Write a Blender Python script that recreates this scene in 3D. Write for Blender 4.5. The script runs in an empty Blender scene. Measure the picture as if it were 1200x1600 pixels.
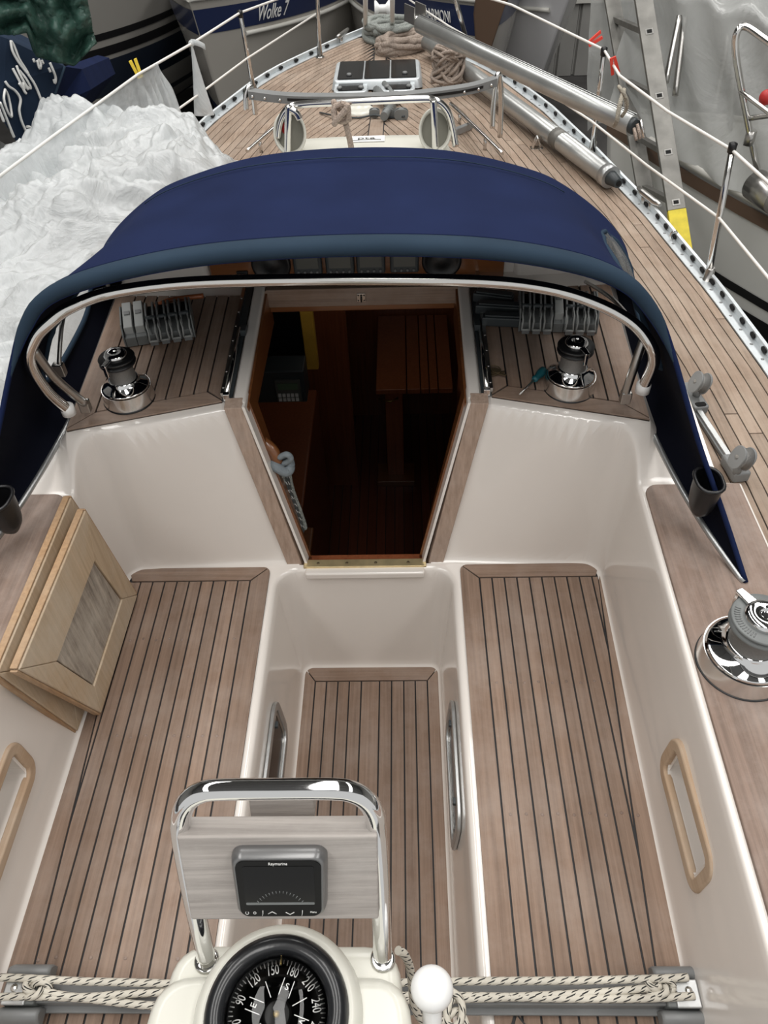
import bpy, bmesh, math, random
from mathutils import Vector, Matrix, noise
C = bpy.context.scene.collection
SC = bpy.context.scene
# ------------------------------------------------------------------ camera
F_PX = 1200.0
def V(*a): return Vector(a)
_F = V(18, 1240, 1200).normalized()
_R = V(1, .015, 0); _R.z = -(_R.x*_F.x+_R.y*_F.y)/_F.z; _R.normalize()
_U = _R.cross(_F)
if _U.y < 0: _U = -_U
CAM = V(.12, 0, 2.08)
cd = bpy.data.cameras.new('camera'); cam = bpy.data.objects.new('camera', cd); C.objects.link(cam)
cr = V(_R.x, _F.x, _U.x); cu = V(_R.y, _F.y, _U.y); cf = V(_R.z, _F.z, _U.z)
m = Matrix((cr, cu, -cf)).transposed().to_4x4(); m.translation = CAM
cam.matrix_world = m
cd.sensor_fit = 'VERTICAL'; cd.sensor_height = 36; cd.lens = 36*F_PX/1600; cd.clip_start = .02; cd.clip_end = 200
SC.camera = cam
# ------------------------------------------------------------------ world, lights, exposure
SC.view_settings.view_transform = 'Standard'; SC.view_settings.look = 'None'
SC.view_settings.gamma = 1; SC.view_settings.use_curve_mapping = False
SC.view_settings.exposure = 0.0
w = bpy.data.worlds.new('world'); SC.world = w; w.use_nodes = True
bg = w.node_tree.nodes['Background']; bg.inputs[0].default_value = (.86, .86, .85, 1); bg.inputs[1].default_value = .75
def area(name, loc, size, energy, col=(1, .98, .95), rot=(0, 0, 0)):
    l = bpy.data.lights.new(name, 'AREA'); l.shape = 'RECTANGLE'; l.size, l.size_y = size
    l.energy = energy; l.color = col
    o = bpy.data.objects.new(name, l); C.objects.link(o); o.location = loc; o.rotation_euler = rot; return o
area('skylight_lamp', (-3.4, 4.0, 6.9), (1.3, 15), 455)
area('skylight_lamp', (0.3, 4.0, 7.0), (1.3, 15), 455)
area('skylight_lamp', (4.0, 4.0, 6.9), (1.3, 15), 455)
def cabin_fill():
    area('cabin_fill_lamp', (.1, 2.9, .55), (.9, .9), .38, (1, .95, .88))  # unseen lamp added inside the cabin as fill light
cabin_fill()
# ------------------------------------------------------------------ pixel rays to points on real planes
def ray(px, py):
    return cr*(px-600)+cu*(800-py)+cf*F_PX
def at(px, py, x=None, y=None, z=None):
    d = ray(px, py)
    t = (x-CAM.x)/d.x if x is not None else (y-CAM.y)/d.y if y is not None else (z-CAM.z)/d.z
    return CAM+d*t
# ------------------------------------------------------------------ math
def clamp(t, a=0., b=1.): return max(a, min(b, t))
def ss(t): t = clamp(t); return t*t*(3-2*t)
def lerp(a, b, t): return a+(b-a)*t
def interp(x, xs, ys):
    if x <= xs[0]: return ys[0]
    for i in range(1, len(xs)):
        if x <= xs[i]: return ys[i-1]+(ys[i]-ys[i-1])*(x-xs[i-1])/(xs[i]-xs[i-1])
    return ys[-1]
def spline(pts, n=8, closed=False):
    pts = [Vector(p) for p in pts]; out = []; N = len(pts)
    for i in range(N if closed else N-1):
        if closed: a, b, c, d = pts[(i-1) % N], pts[i], pts[(i+1) % N], pts[(i+2) % N]
        else: a, b, c, d = pts[max(i-1, 0)], pts[i], pts[i+1], pts[min(i+2, N-1)]
        for k in range(n):
            t = k/n
            out.append(.5*((2*b)+(c-a)*t+(2*a-5*b+4*c-d)*t*t+(3*b-a-3*c+d)*t**3))
    if not closed: out.append(pts[-1].copy())
    return out
# ------------------------------------------------------------------ materials
MATS = {}
def newmat(name):
    m = bpy.data.materials.new(name); m.use_nodes = True; MATS[name] = m
    nt = m.node_tree; return m, nt, nt.nodes['Principled BSDF']
def plain(name, col, rough=.5, metal=0., spec=.5, bump=0., bscale=60, coat=0., var=.0, vscale=5., emit=None):
    m, nt, b = newmat(name)
    b.inputs['Base Color'].default_value = (*col, 1); b.inputs['Roughness'].default_value = rough
    b.inputs['Metallic'].default_value = metal; b.inputs['Specular IOR Level'].default_value = spec
    b.inputs['Coat Weight'].default_value = coat; b.inputs['Coat Roughness'].default_value = .08
    tc = nt.nodes.new('ShaderNodeTexCoord')
    if var > 0:
        n = nt.nodes.new('ShaderNodeTexNoise'); n.inputs['Scale'].default_value = vscale; n.inputs['Detail'].default_value = 6
        nt.links.new(tc.outputs['Object'], n.inputs['Vector'])
        r = nt.nodes.new('ShaderNodeValToRGB')
        r.color_ramp.elements[0].position = .3; r.color_ramp.elements[1].position = .7
        r.color_ramp.elements[0].color = (*[c*(1-var) for c in col], 1); r.color_ramp.elements[1].color = (*[min(1, c*(1+var)) for c in col], 1)
        nt.links.new(n.outputs['Fac'], r.inputs['Fac']); nt.links.new(r.outputs['Color'], b.inputs['Base Color'])
    if bump > 0:
        n = nt.nodes.new('ShaderNodeTexNoise'); n.inputs['Scale'].default_value = bscale; n.inputs['Detail'].default_value = 4
        nt.links.new(tc.outputs['Object'], n.inputs['Vector'])
        bp = nt.nodes.new('ShaderNodeBump'); bp.inputs['Strength'].default_value = bump; bp.inputs['Distance'].default_value = .01
        nt.links.new(n.outputs['Fac'], bp.inputs['Height']); nt.links.new(bp.outputs['Normal'], b.inputs['Normal'])
    if emit:
        b.inputs['Emission Color'].default_value = (*emit[0], 1); b.inputs['Emission Strength'].default_value = emit[1]
    return m
def wood(name, dark, mid, pale, axis='y', rough=.7, rnd=.25, grain=1., coat=0., worn=.5):
    m, nt, b = newmat(name); N = nt.nodes; L = nt.links
    tc = N.new('ShaderNodeTexCoord'); oi = N.new('ShaderNodeObjectInfo')
    mp = N.new('ShaderNodeMapping'); s = {'y': (110, 3.0, 60), 'x': (3.0, 110, 110), 'p': (7, 80, 7), 'z': (110, 110, 3.0)}[axis]
    mp.inputs['Scale'].default_value = s; L.new(tc.outputs['Object'], mp.inputs['Vector'])
    ad = N.new('ShaderNodeVectorMath'); ad.operation = 'ADD'
    sc = N.new('ShaderNodeMath'); sc.operation = 'MULTIPLY'; sc.inputs[1].default_value = 57.
    L.new(oi.outputs['Random'], sc.inputs[0]); L.new(mp.outputs['Vector'], ad.inputs[0]); L.new(sc.outputs[0], ad.inputs[1])
    n1 = N.new('ShaderNodeTexNoise'); n1.inputs['Scale'].default_value = 1.; n1.inputs['Detail'].default_value = 8; n1.inputs['Roughness'].default_value = .65
    L.new(ad.outputs[0], n1.inputs['Vector'])
    n2 = N.new('ShaderNodeTexNoise'); n2.inputs['Scale'].default_value = 4.5; n2.inputs['Detail'].default_value = 9; n2.inputs['Roughness'].default_value = .7
    L.new(tc.outputs['Object'], n2.inputs['Vector'])
    r1 = N.new('ShaderNodeValToRGB'); e = r1.color_ramp.elements
    e[0].position = .25; e[0].color = (*dark, 1); e[1].position = .75; e[1].color = (*mid, 1)
    L.new(n1.outputs['Fac'], r1.inputs['Fac'])
    r2 = N.new('ShaderNodeValToRGB'); e = r2.color_ramp.elements
    e[0].position = .42; e[0].color = (0, 0, 0, 1); e[1].position = .72; e[1].color = (worn, worn, worn, 1)
    L.new(n2.outputs['Fac'], r2.inputs['Fac'])
    mx = N.new('ShaderNodeMix'); mx.data_type = 'RGBA'; mx.inputs[7].default_value = (*pale, 1)
    L.new(r2.outputs['Color'], mx.inputs[0]); L.new(r1.outputs['Color'], mx.inputs[6])
    hs = N.new('ShaderNodeHueSaturation')
    mr = N.new('ShaderNodeMapRange'); mr.inputs[3].default_value = 1-rnd; mr.inputs[4].default_value = 1+rnd
    L.new(oi.outputs['Random'], mr.inputs[0]); L.new(mr.outputs[0], hs.inputs['Value']); L.new(mx.outputs[2], hs.inputs['Color'])
    L.new(hs.outputs['Color'], b.inputs['Base Color'])
    b.inputs['Roughness'].default_value = rough; b.inputs['Coat Weight'].default_value = coat; b.inputs['Coat Roughness'].default_value = .15
    bp = N.new('ShaderNodeBump'); bp.inputs['Strength'].default_value = .25*grain; bp.inputs['Distance'].default_value = .002
    L.new(n1.outputs['Fac'], bp.inputs['Height']); L.new(bp.outputs['Normal'], b.inputs['Normal'])
    return m
TD, TM, TP = (.155, .100, .070), (.305, .207, .150), (.39, .32, .275)
wood('teak_y', TD, TM, TP, 'y', rnd=.11)
wood('teak_x', TD, TM, TP, 'x', rnd=.08)
wood('teak_z', (.28, .195, .145), (.49, .36, .28), (.5, .42, .37), 'z', rnd=.05)
wood('deck_teak', (.19, .135, .095), (.35, .255, .19), (.46, .38, .31), 'y', rnd=.12)
wood('cap_teak', (.15, .105, .082), (.30, .21, .165), (.42, .35, .31), 'y', rnd=.03, worn=.7)
wood('grey_wood', (.27, .245, .225), (.52, .475, .44), (.60, .57, .54), 'x', rnd=.03, worn=.5, grain=2)
wood('bare_wood', (.40, .29, .18), (.58, .44, .30), (.60, .54, .45), 'z', rnd=.05, worn=.6)
wood('bare_wood_edge', (.30, .17, .085), (.50, .32, .175), (.40, .33, .25), 'z', rnd=.05, worn=.5)
wood('panel_wood', (.09, .07, .055), (.52, .45, .37), (.56, .51, .44), 'p', rnd=.02, worn=.8, grain=2)
wood('varnish', (.25, .07, .022), (.45, .14, .05), (.45, .15, .05), 'z', rough=.35, coat=.6, rnd=.1)
wood('varnish_x', (.13, .045, .014), (.24, .09, .03), (.2, .07, .02), 'x', rough=.3, coat=.6, rnd=.1)
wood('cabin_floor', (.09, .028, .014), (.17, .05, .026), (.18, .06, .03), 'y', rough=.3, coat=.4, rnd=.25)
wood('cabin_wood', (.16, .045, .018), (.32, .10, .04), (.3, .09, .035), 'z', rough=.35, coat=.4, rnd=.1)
wood('ring_teak', (.36, .24, .15), (.52, .38, .26), (.5, .42, .34), 'y', rnd=.03, worn=.6)
plain('caulk', (.016, .015, .016), .6)
plain('gelcoat', (.80, .75, .70), .16, spec=.5, coat=.5, var=.015, vscale=3)
plain('gelcoat_white', (.80, .79, .72), .22, coat=.4)
plain('white_plastic', (.86, .86, .85), .25, coat=.3)
plain('steel', (.72, .71, .69), .13, 1.)
plain('steel_old', (.50, .49, .47), .28, 1.)
plain('chrome', (.80, .80, .80), .045, 1.)
plain('chrome_soft', (.82, .82, .81), .24, 1.)
plain('alu', (.50, .51, .51), .38, .85, var=.08, vscale=30)
plain('alu_mast', (.47, .48, .47), .33, .75, var=.12, vscale=9)
plain('alu_dull', (.21, .205, .19), .55, .55, var=.2, vscale=14)
plain('rail_alu', (.62, .66, .68), .40, .5, var=.06, vscale=20)
plain('drum_grey', (.23, .225, .215), .5, .6, bump=.3, bscale=400)
plain('plastic_grey', (.17, .18, .178), .45, var=.12, vscale=20)
plain('plastic_mid', (.185, .19, .19), .42, var=.08, vscale=20)
plain('lever_pale', (.36, .37, .36), .4)
plain('plastic_dark', (.038, .046, .050), .42)
plain('bezel_dark', (.012, .013, .015), .3, coat=.3)
plain('black', (.008, .008, .009), .35)
plain('black_gloss', (.004, .004, .004), .3, spec=.25)
plain('hole', (.004, .004, .004), .9)
plain('bezel_grey', (.20, .20, .20), .3, .6)
plain('brass', (.72, .58, .33), .32, .7, var=.15, vscale=30)
plain('gold', (.5, .36, .12), .35, .8)
plain('old_brass', (.16, .12, .07), .5, .7)
plain('yellow_wood', (.52, .30, .04), .4, coat=.3, var=.15, vscale=12)
plain('yellow_paint', (.62, .50, .03), .55, var=.15, vscale=25)
plain('red', (.45, .02, .02), .45); plain('red_clip', (.7, .05, .03), .4); plain('green', (.02, .16, .06), .5)
plain('yellow_clip', (.75, .55, .04), .4)
plain('teal', (.01, .09, .11), .35)
plain('white_mark', (.78, .78, .76), .6)
plain('cream', (.66, .65, .58), .35, coat=.3)
plain('vent_inside', (.20, .195, .16), .6)
plain('tinted', (.006, .006, .007), .18, spec=.25)
plain('lcd', (.003, .003, .003), .15, spec=.3)
plain('lcd_pale', (.10, .105, .095), .3)
plain('lcd_green', (.10, .16, .10), .4)
plain('grey_cloth', (.20, .23, .25), .9, bump=.5, bscale=60)
plain('hull_white', (.40, .38, .345), .22, coat=.4, var=.04, vscale=1)
plain('hull_side', (.60, .60, .58), .3, coat=.2, var=.03, vscale=1)
plain('roof_grey', (.22, .22, .22), .8)
plain('hull_grey', (.26, .25, .23), .35, coat=.2, var=.05, vscale=1.2)
plain('hull_gloss', (.72, .72, .74), .15, coat=.4, var=.03, vscale=2)
plain('hull_blue', (.012, .022, .075), .3, coat=.4)
plain('hull_navy', (.008, .013, .024), .5)
plain('antifoul_red', (.22, .05, .045), .7)
plain('boat_trim', (.55, .54, .50), .4)
plain('brown_rub', (.12, .075, .05), .5)
plain('wall_panel', (.30, .295, .28), .7, var=.06, vscale=3)
plain('concrete', (.075, .072, .07), .9, var=.3, vscale=2)
plain('hall_dark', (.02, .02, .021), .9)
plain('line_white', (.78, .76, .72), .45)
plain('rope_grey', (.29, .31, .29), .9, bump=.8, bscale=250, var=.3, vscale=150)
plain('rope_tan', (.38, .31, .26), .9, bump=.8, bscale=250, var=.3, vscale=150)
plain('rope_pink', (.45, .36, .30), .9, bump=.8, bscale=250, var=.3, vscale=150)
plain('rope_cream', (.42, .38, .31), .9, bump=.8, bscale=250, var=.3, vscale=150)
def fabric(name, col, rough=.85, sc=900, fold=.0):
    m, nt, b = newmat(name); N = nt.nodes; L = nt.links
    b.inputs['Roughness'].default_value = rough; b.inputs['Specular IOR Level'].default_value = .08
    tc = N.new('ShaderNodeTexCoord'); n = N.new('ShaderNodeTexNoise'); n.inputs['Scale'].default_value = 5; n.inputs['Detail'].default_value = 6
    L.new(tc.outputs['Object'], n.inputs['Vector'])
    r = N.new('ShaderNodeValToRGB'); r.color_ramp.elements[0].position = .3; r.color_ramp.elements[1].position = .75
    r.color_ramp.elements[0].color = (*[c*.85 for c in col], 1); r.color_ramp.elements[1].color = (*[c*1.15 for c in col], 1)
    L.new(n.outputs['Fac'], r.inputs['Fac']); L.new(r.outputs['Color'], b.inputs['Base Color'])
    n2 = N.new('ShaderNodeTexNoise'); n2.inputs['Scale'].default_value = sc
    L.new(tc.outputs['Object'], n2.inputs['Vector'])
    bp = N.new('ShaderNodeBump'); bp.inputs['Strength'].default_value = .2; bp.inputs['Distance'].default_value = .001
    L.new(n2.outputs['Fac'], bp.inputs['Height']); L.new(bp.outputs['Normal'], b.inputs['Normal'])
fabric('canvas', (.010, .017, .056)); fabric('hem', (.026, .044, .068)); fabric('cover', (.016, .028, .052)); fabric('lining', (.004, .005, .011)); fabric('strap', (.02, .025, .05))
def film(name, col, alpha, rough=.25, nscale=6, strength=.5, avar=.2):
    m, nt, b = newmat(name); N = nt.nodes; L = nt.links
    b.inputs['Base Color'].default_value = (*col, 1); b.inputs['Roughness'].default_value = rough
    b.inputs['Coat Weight'].default_value = .3
    tc = N.new('ShaderNodeTexCoord'); n = N.new('ShaderNodeTexNoise'); n.inputs['Scale'].default_value = nscale; n.inputs['Detail'].default_value = 8; n.inputs['Roughness'].default_value = .62
    n.inputs['Distortion'].default_value = 1.5
    L.new(tc.outputs['Object'], n.inputs['Vector'])
    bp = N.new('ShaderNodeBump'); bp.inputs['Strength'].default_value = strength; bp.inputs['Distance'].default_value = .03
    L.new(n.outputs['Fac'], bp.inputs['Height']); L.new(bp.outputs['Normal'], b.inputs['Normal'])
    tr = N.new('ShaderNodeBsdfTransparent'); tl = N.new('ShaderNodeBsdfTranslucent'); tl.inputs[0].default_value = (*col, 1)
    m1 = N.new('ShaderNodeMixShader'); m1.inputs[0].default_value = .35; L.new(b.outputs[0], m1.inputs[1]); L.new(tl.outputs[0], m1.inputs[2])
    mr = N.new('ShaderNodeMapRange'); mr.inputs[1].default_value = .3; mr.inputs[2].default_value = .7
    mr.inputs[3].default_value = alpha-avar; mr.inputs[4].default_value = min(1, alpha+avar)
    L.new(n.outputs['Fac'], mr.inputs[0])
    m2 = N.new('ShaderNodeMixShader'); L.new(mr.outputs[0], m2.inputs[0]); L.new(tr.outputs[0], m2.inputs[1]); L.new(m1.outputs[0], m2.inputs[2])
    L.new(m2.outputs[0], N['Material Output'].inputs[0])
film('film_pile', (.78, .81, .82), .84, rough=.16, nscale=3.5, strength=1., avar=.16)
film('film_hang', (.80, .83, .84), .62, nscale=5, strength=.5, avar=.2)
film('film_wrap', (.55, .56, .55), .80, nscale=2.2, strength=.5, avar=.12)
film('film_tarp', (.05, .13, .10), .95, rough=.3, nscale=9, strength=1., avar=.05)
film('window_film', (.75, .76, .76), .30, rough=.12, nscale=5, strength=.3, avar=.1)
def glassy(name, col=(1, 1, 1), t=.9):
    m, nt, b = newmat(name); N = nt.nodes; L = nt.links
    tr = N.new('ShaderNodeBsdfTransparent'); tr.inputs[0].default_value = (*col, 1); gl = N.new('ShaderNodeBsdfGlossy'); gl.inputs['Roughness'].default_value = .03
    fr = N.new('ShaderNodeFresnel'); fr.inputs[0].default_value = 1.45; mx = N.new('ShaderNodeMixShader')
    L.new(fr.outputs[0], mx.inputs[0]); L.new(tr.outputs[0], mx.inputs[1]); L.new(gl.outputs[0], mx.inputs[2]); L.new(mx.outputs[0], N['Material Output'].inputs[0])
glassy('dome_glass')
def rope_mat(name, base, fleck, fr=70., dens=.55):
    m, nt, b = newmat(name); N = nt.nodes; L = nt.links
    uv = N.new('ShaderNodeUVMap'); sp = N.new('ShaderNodeSeparateXYZ'); L.new(uv.outputs[0], sp.inputs[0])
    def mth(op, a, bb):
        x = N.new('ShaderNodeMath'); x.operation = op
        for i, v in enumerate((a, bb)):
            if isinstance(v, (int, float)): x.inputs[i].default_value = v
            else: L.new(v, x.inputs[i])
        return x.outputs[0]
    # v: metres along, u: 0..1 around
    def dots(sign):
        h = mth('ADD', mth('MULTIPLY', sp.outputs[1], fr*6.283), mth('MULTIPLY', sp.outputs[0], sign*6.283*2))
        s1 = mth('GREATER_THAN', mth('SINE', h, 0), dens)
        c = mth('SINE', mth('ADD', mth('MULTIPLY', sp.outputs[0], 6.283*8), mth('MULTIPLY', sp.outputs[1], fr*9)), 0)
        return mth('MULTIPLY', s1, mth('GREATER_THAN', c, .1))
    f = dots(1)
    mx = N.new('ShaderNodeMix'); mx.data_type = 'RGBA'; mx.inputs[6].default_value = (*base, 1); mx.inputs[7].default_value = (*fleck, 1)
    L.new(f, mx.inputs[0]); L.new(mx.outputs[2], b.inputs['Base Color']); b.inputs['Roughness'].default_value = .85
    n = N.new('ShaderNodeTexNoise'); n.inputs['Scale'].default_value = 500; tc = N.new('ShaderNodeTexCoord'); L.new(tc.outputs['Object'], n.inputs['Vector'])
    bp = N.new('ShaderNodeBump'); bp.inputs['Strength'].default_value = .6; bp.inputs['Distance'].default_value = .001
    L.new(n.outputs['Fac'], bp.inputs['Height']); L.new(bp.outputs['Normal'], b.inputs['Normal'])
rope_mat('rope_fleck', (.58, .545, .47), (.02, .02, .02), 48., .25)
rope_mat('rope_dark', (.05, .055, .055), (.6, .6, .58), 40., .6)
# ------------------------------------------------------------------ mesh builder
class MB:
    def __init__(s): s.v = []; s.f = []; s.uv = []; s.flat = set()
    def add(s, vs, fs, flat=False):
        o = len(s.v); s.v += [Vector(p) for p in vs]
        for f in fs:
            if flat: s.flat.add(len(s.f))
            s.f.append(tuple(i+o for i in f)); s.uv.append(None)
    def box(s, a, b, M=None):
        x0, y0, z0 = a; x1, y1, z1 = b
        vs = [V(x, y, z) for x in (x0, x1) for y in (y0, y1) for z in (z0, z1)]
        if M: vs = [M @ p for p in vs]
        s.add(vs, [(0, 1, 3, 2), (4, 6, 7, 5), (0, 4, 5, 1), (2, 3, 7, 6), (0, 2, 6, 4), (1, 5, 7, 3)], True); return s
    def quad_slab(s, p, t):                      # four corners, extruded by the vector t
        s.add(list(p)+[Vector(q)+Vector(t) for q in p], [(3, 2, 1, 0), (4, 5, 6, 7)]+[(i, (i+1) % 4, 4+(i+1) % 4, 4+i) for i in range(4)], True); return s
    def prism(s, poly, t):
        n = len(poly); s.add(list(poly)+[Vector(q)+Vector(t) for q in poly], [tuple(range(n-1, -1, -1)), tuple(range(n, 2*n))]+[(i, (i+1) % n, n+(i+1) % n, n+i) for i in range(n)], True); return s
    def tube(s, path, r, seg=10, closed=False, uv=False, flatten=None):
        path = [Vector(p) for p in path]; n = len(path); base = len(s.v); L = 0.; up = None; Ls = []
        for i, p in enumerate(path):
            if closed: t = path[(i+1) % n]-path[i-1]
            else: t = path[min(i+1, n-1)]-path[max(i-1, 0)]
            if t.length < 1e-9: t = V(0, 0, 1)
            t.normalize()
            if up is None: up = t.orthogonal().normalized()
            up = (up-t*up.dot(t));
            if up.length < 1e-6: up = t.orthogonal()
            up.normalize(); sd = t.cross(up)
            rr = r[i] if isinstance(r, (list, tuple)) else r
            if i: L += (p-path[i-1]).length
            Ls.append(L)
            for k in range(seg):
                a = 2*math.pi*k/seg; s.v.append(p+up*math.cos(a)*rr+sd*math.sin(a)*rr)
        m = n if closed else n-1
        for i in range(m):
            j = (i+1) % n
            for k in range(seg):
                k2 = (k+1) % seg
                s.f.append((base+i*seg+k, base+i*seg+k2, base+j*seg+k2, base+j*seg+k))
                s.uv.append(((k/seg, Ls[i]), ((k+1)/seg, Ls[i]), ((k+1)/seg, Ls[j]), (k/seg, Ls[j])))
        if not closed:
            s.f.append(tuple(base+k for k in range(seg-1, -1, -1))); s.uv.append(None); s.flat.add(len(s.f)-1)
            s.f.append(tuple(base+(n-1)*seg+k for k in range(seg))); s.uv.append(None); s.flat.add(len(s.f)-1)
        return s
    def lathe(s, prof, M=None, seg=32, cap=True):          # prof: (r, z) list, revolved about local z
        base = len(s.v); n = len(prof)
        for r, z in prof:
            for k in range(seg):
                a = 2*math.pi*k/seg; p = V(r*math.cos(a), r*math.sin(a), z); s.v.append(M @ p if M else p)
        for i in range(n-1):
            for k in range(seg):
                k2 = (k+1) % seg; s.f.append((base+i*seg+k, base+i*seg+k2, base+(i+1)*seg+k2, base+(i+1)*seg+k)); s.uv.append(None)
        if cap and prof[0][0] > 1e-6: s.f.append(tuple(base+k for k in range(seg-1, -1, -1))); s.uv.append(None); s.flat.add(len(s.f)-1)
        if cap and prof[-1][0] > 1e-6: s.f.append(tuple(base+(n-1)*seg+k for k in range(seg))); s.uv.append(None); s.flat.add(len(s.f)-1)
        return s
    def grid(s, P, wrap=False):                  # P: rows of points
        base = len(s.v); R = len(P); K = len(P[0])
        for row in P: s.v += [Vector(p) for p in row]
        for i in range(R-1):
            for k in range(K if wrap else K-1):
                k2 = (k+1) % K; s.f.append((base+i*K+k, base+i*K+k2, base+(i+1)*K+k2, base+(i+1)*K+k)); s.uv.append(((k/K, i/R), ((k+1)/K, i/R), ((k+1)/K, (i+1)/R), (k/K, (i+1)/R)))
        return s
    def ball(s, c, r, seg=16, sc=(1, 1, 1)):
        pr = [(max(0, math.sin(math.pi*i/seg))*r, -math.cos(math.pi*i/seg)*r) for i in range(seg+1)]
        return s.lathe(pr, Matrix.Translation(c) @ Matrix.Diagonal((*sc, 1)), seg*2)
    def build(s, name, mat, parent=None, bevel=0., bseg=2, smooth=True, solid=0., sub=0, weld=False, origin=None):
        if parent is not None: off = WORLD[parent.name]
        elif origin is not None: off = Vector(origin)
        else:
            n = max(1, len(s.v)); off = V(sum(p.x for p in s.v)/n, sum(p.y for p in s.v)/n, min(p.z for p in s.v))
        me = bpy.data.meshes.new(name); me.from_pydata([p-off for p in s.v], [], s.f)
        if any(u for u in s.uv):
            lay = me.uv_layers.new(name='UVMap'); li = 0
            for f, u in zip(s.f, s.uv):
                for j in range(len(f)):
                    if u: lay.data[li].uv = u[j]
                    li += 1
        me.materials.append(MATS[mat])
        if weld or s.flat or True:
            bm = bmesh.new(); bm.from_mesh(me)
            if weld: bmesh.ops.remove_doubles(bm, verts=bm.verts, dist=1e-5)
            bmesh.ops.recalc_face_normals(bm, faces=bm.faces); bm.to_mesh(me); bm.free()
        if smooth and not (bevel and s.flat): 
            for i, p in enumerate(me.polygons): p.use_smooth = i not in s.flat
        if bevel and smooth:
            for p in me.polygons: p.use_smooth = True
        o = bpy.data.objects.new(name, me); C.objects.link(o)
        if parent is not None: o.parent = parent
        else: o.location = off
        WORLD[o.name] = off.copy()
        if bevel:
            b = o.modifiers.new('bevel', 'BEVEL'); b.width = bevel; b.segments = bseg; b.limit_method = 'ANGLE'; b.angle_limit = math.radians(35)
            b.harden_normals = True
        if solid: q = o.modifiers.new('solid', 'SOLIDIFY'); q.thickness = solid; q.offset = 0
        if sub: q = o.modifiers.new('sub', 'SUBSURF'); q.levels = q.render_levels = sub
        return o
WORLD = {}
def thing(name, label, cat, loc=(0, 0, 0), group=None):
    o = bpy.data.objects.new(name, None); C.objects.link(o); o.location = loc; o.empty_display_size = .05
    o['label'] = label; o['category'] = cat
    if group: o['group'] = group
    WORLD[o.name] = Vector(loc); return o
def tag(o, label, cat, group=None, kind=None):
    o['label'] = label; o['category'] = cat
    if group: o['group'] = group
    if kind: o['kind'] = kind
    return o
def struct(o, label, cat):
    o['kind'] = 'structure'; o['label'] = label; o['category'] = cat; return o
def sroot(name, label, cat, loc=(0, 0, 0)):
    o = thing(name, label, cat, loc); o['kind'] = 'structure'; return o
def copy_tree(o, parent=None):
    c = o.copy(); C.objects.link(c)
    if parent is not None: c.parent = parent
    for ch in list(o.children): copy_tree(ch, c)
    return c
def text(name, s, mat, parent, M, size=.02, ext=.0004, shear=0., align='CENTER', lab=None):
    cu_ = bpy.data.curves.new(name, 'FONT'); cu_.body = s; cu_.size = size; cu_.extrude = ext; cu_.shear = shear
    cu_.align_x = align; cu_.align_y = 'CENTER'
    t = bpy.data.objects.new('tmp', cu_); C.objects.link(t)
    dg = bpy.context.evaluated_depsgraph_get(); me = bpy.data.meshes.new_from_object(t.evaluated_get(dg))
    bpy.data.objects.remove(t)
    off = WORLD[parent.name]
    for v in me.vertices: v.co = (M @ v.co)-off
    me.materials.clear(); me.materials.append(MATS[mat]); me.name = name
    o = bpy.data.objects.new(name, me); C.objects.link(o); o.parent = parent; WORLD[o.name] = off.copy()
    if lab: o['label'] = lab
    return o
def frame(o, x, y):                              # matrix with local x, y axes and origin
    x = Vector(x).normalized(); z = x.cross(Vector(y)).normalized(); y = z.cross(x)
    M = Matrix((x, y, z)).transposed().to_4x4(); M.translation = Vector(o); return M
def rrect(w, h, r, n=6, cx=0, cy=0):
    out = []
    for (sx, sy, a0) in ((1, 1, 0), (-1, 1, 90), (-1, -1, 180), (1, -1, 270)):
        for k in range(n+1):
            a = math.radians(a0+90*k/n); out.append((cx+sx*(w/2-r)+r*math.cos(a), cy+sy*(h/2-r)+r*math.sin(a)))
    return out
def ring(mb, outer, inner, M, t):                # flat ring between two equal-length outlines, thickness t along local z
    n = len(outer)
    for z in (0, t): mb.v += [M @ V(x, y, z) for x, y in outer]+[M @ V(x, y, z) for x, y in inner]
    b = len(mb.v)-4*n
    for i in range(n):
        j = (i+1) % n
        for f in ((b+i, b+j, b+n+j, b+n+i), (b+2*n+i, b+3*n+i, b+3*n+j, b+2*n+j), (b+i, b+2*n+i, b+2*n+j, b+j), (b+n+i, b+n+j, b+3*n+j, b+3*n+i)):
            mb.flat.add(len(mb.f)); mb.f.append(f); mb.uv.append(None)
    return mb
# ------------------------------------------------------------------ STRUCTURE: deck and hull of the boat
HY = [-1.2, .5, 1.5, 2.0, 2.45, 3.06, 3.7, 4.2, 4.65, 4.85, 5.1, 5.3, 5.45, 5.58]
HX = [1.26, 1.29, 1.285, 1.262, 1.22, 1.13, .99, .86, .69, .59, .41, .25, .11, .0]
def hull(y): return interp(y, HY, HX)
def deckz(x, y):
    z = .62+.008*max(0, y-2)**2
    h = interp(y, [1.9, 2.8, 4.3], [.33, .27, 0]); cw = interp(y, [1.9, 4.3], [.78, .45])
    return z+h*ss((cw-abs(x))/.22)
def dh(px, py, up=0.):
    z = .65
    for i in range(50):
        p = at(px, py, z=z+up); z = .5*z+.5*deckz(p.x, p.y)
    return at(px, py, z=z+up)
deck = sroot('side_deck', 'sun-bleached teak deck of narrow curved planks running forward to the bow', 'deck')
g = MB(); ys = [-.6+.1*i for i in range(26)]+[2.0]+[2.0+.06*i for i in range(1, 60)]
ys = [y for y in ys if y <= 5.58]+[5.58]
def patch(x0f, x1f, yl, n):
    return [[V(lerp(x0f(y), x1f(y), k/n), y, deckz(lerp(x0f(y), x1f(y), k/n), y)) for k in range(n+1)] for y in yl]
g.grid(patch(lambda y: -hull(y), lambda y: -.93, [y for y in ys if y <= 2.0], 8))
g.grid(patch(lambda y: .93, hull, [y for y in ys if y <= 2.0], 8))
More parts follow.
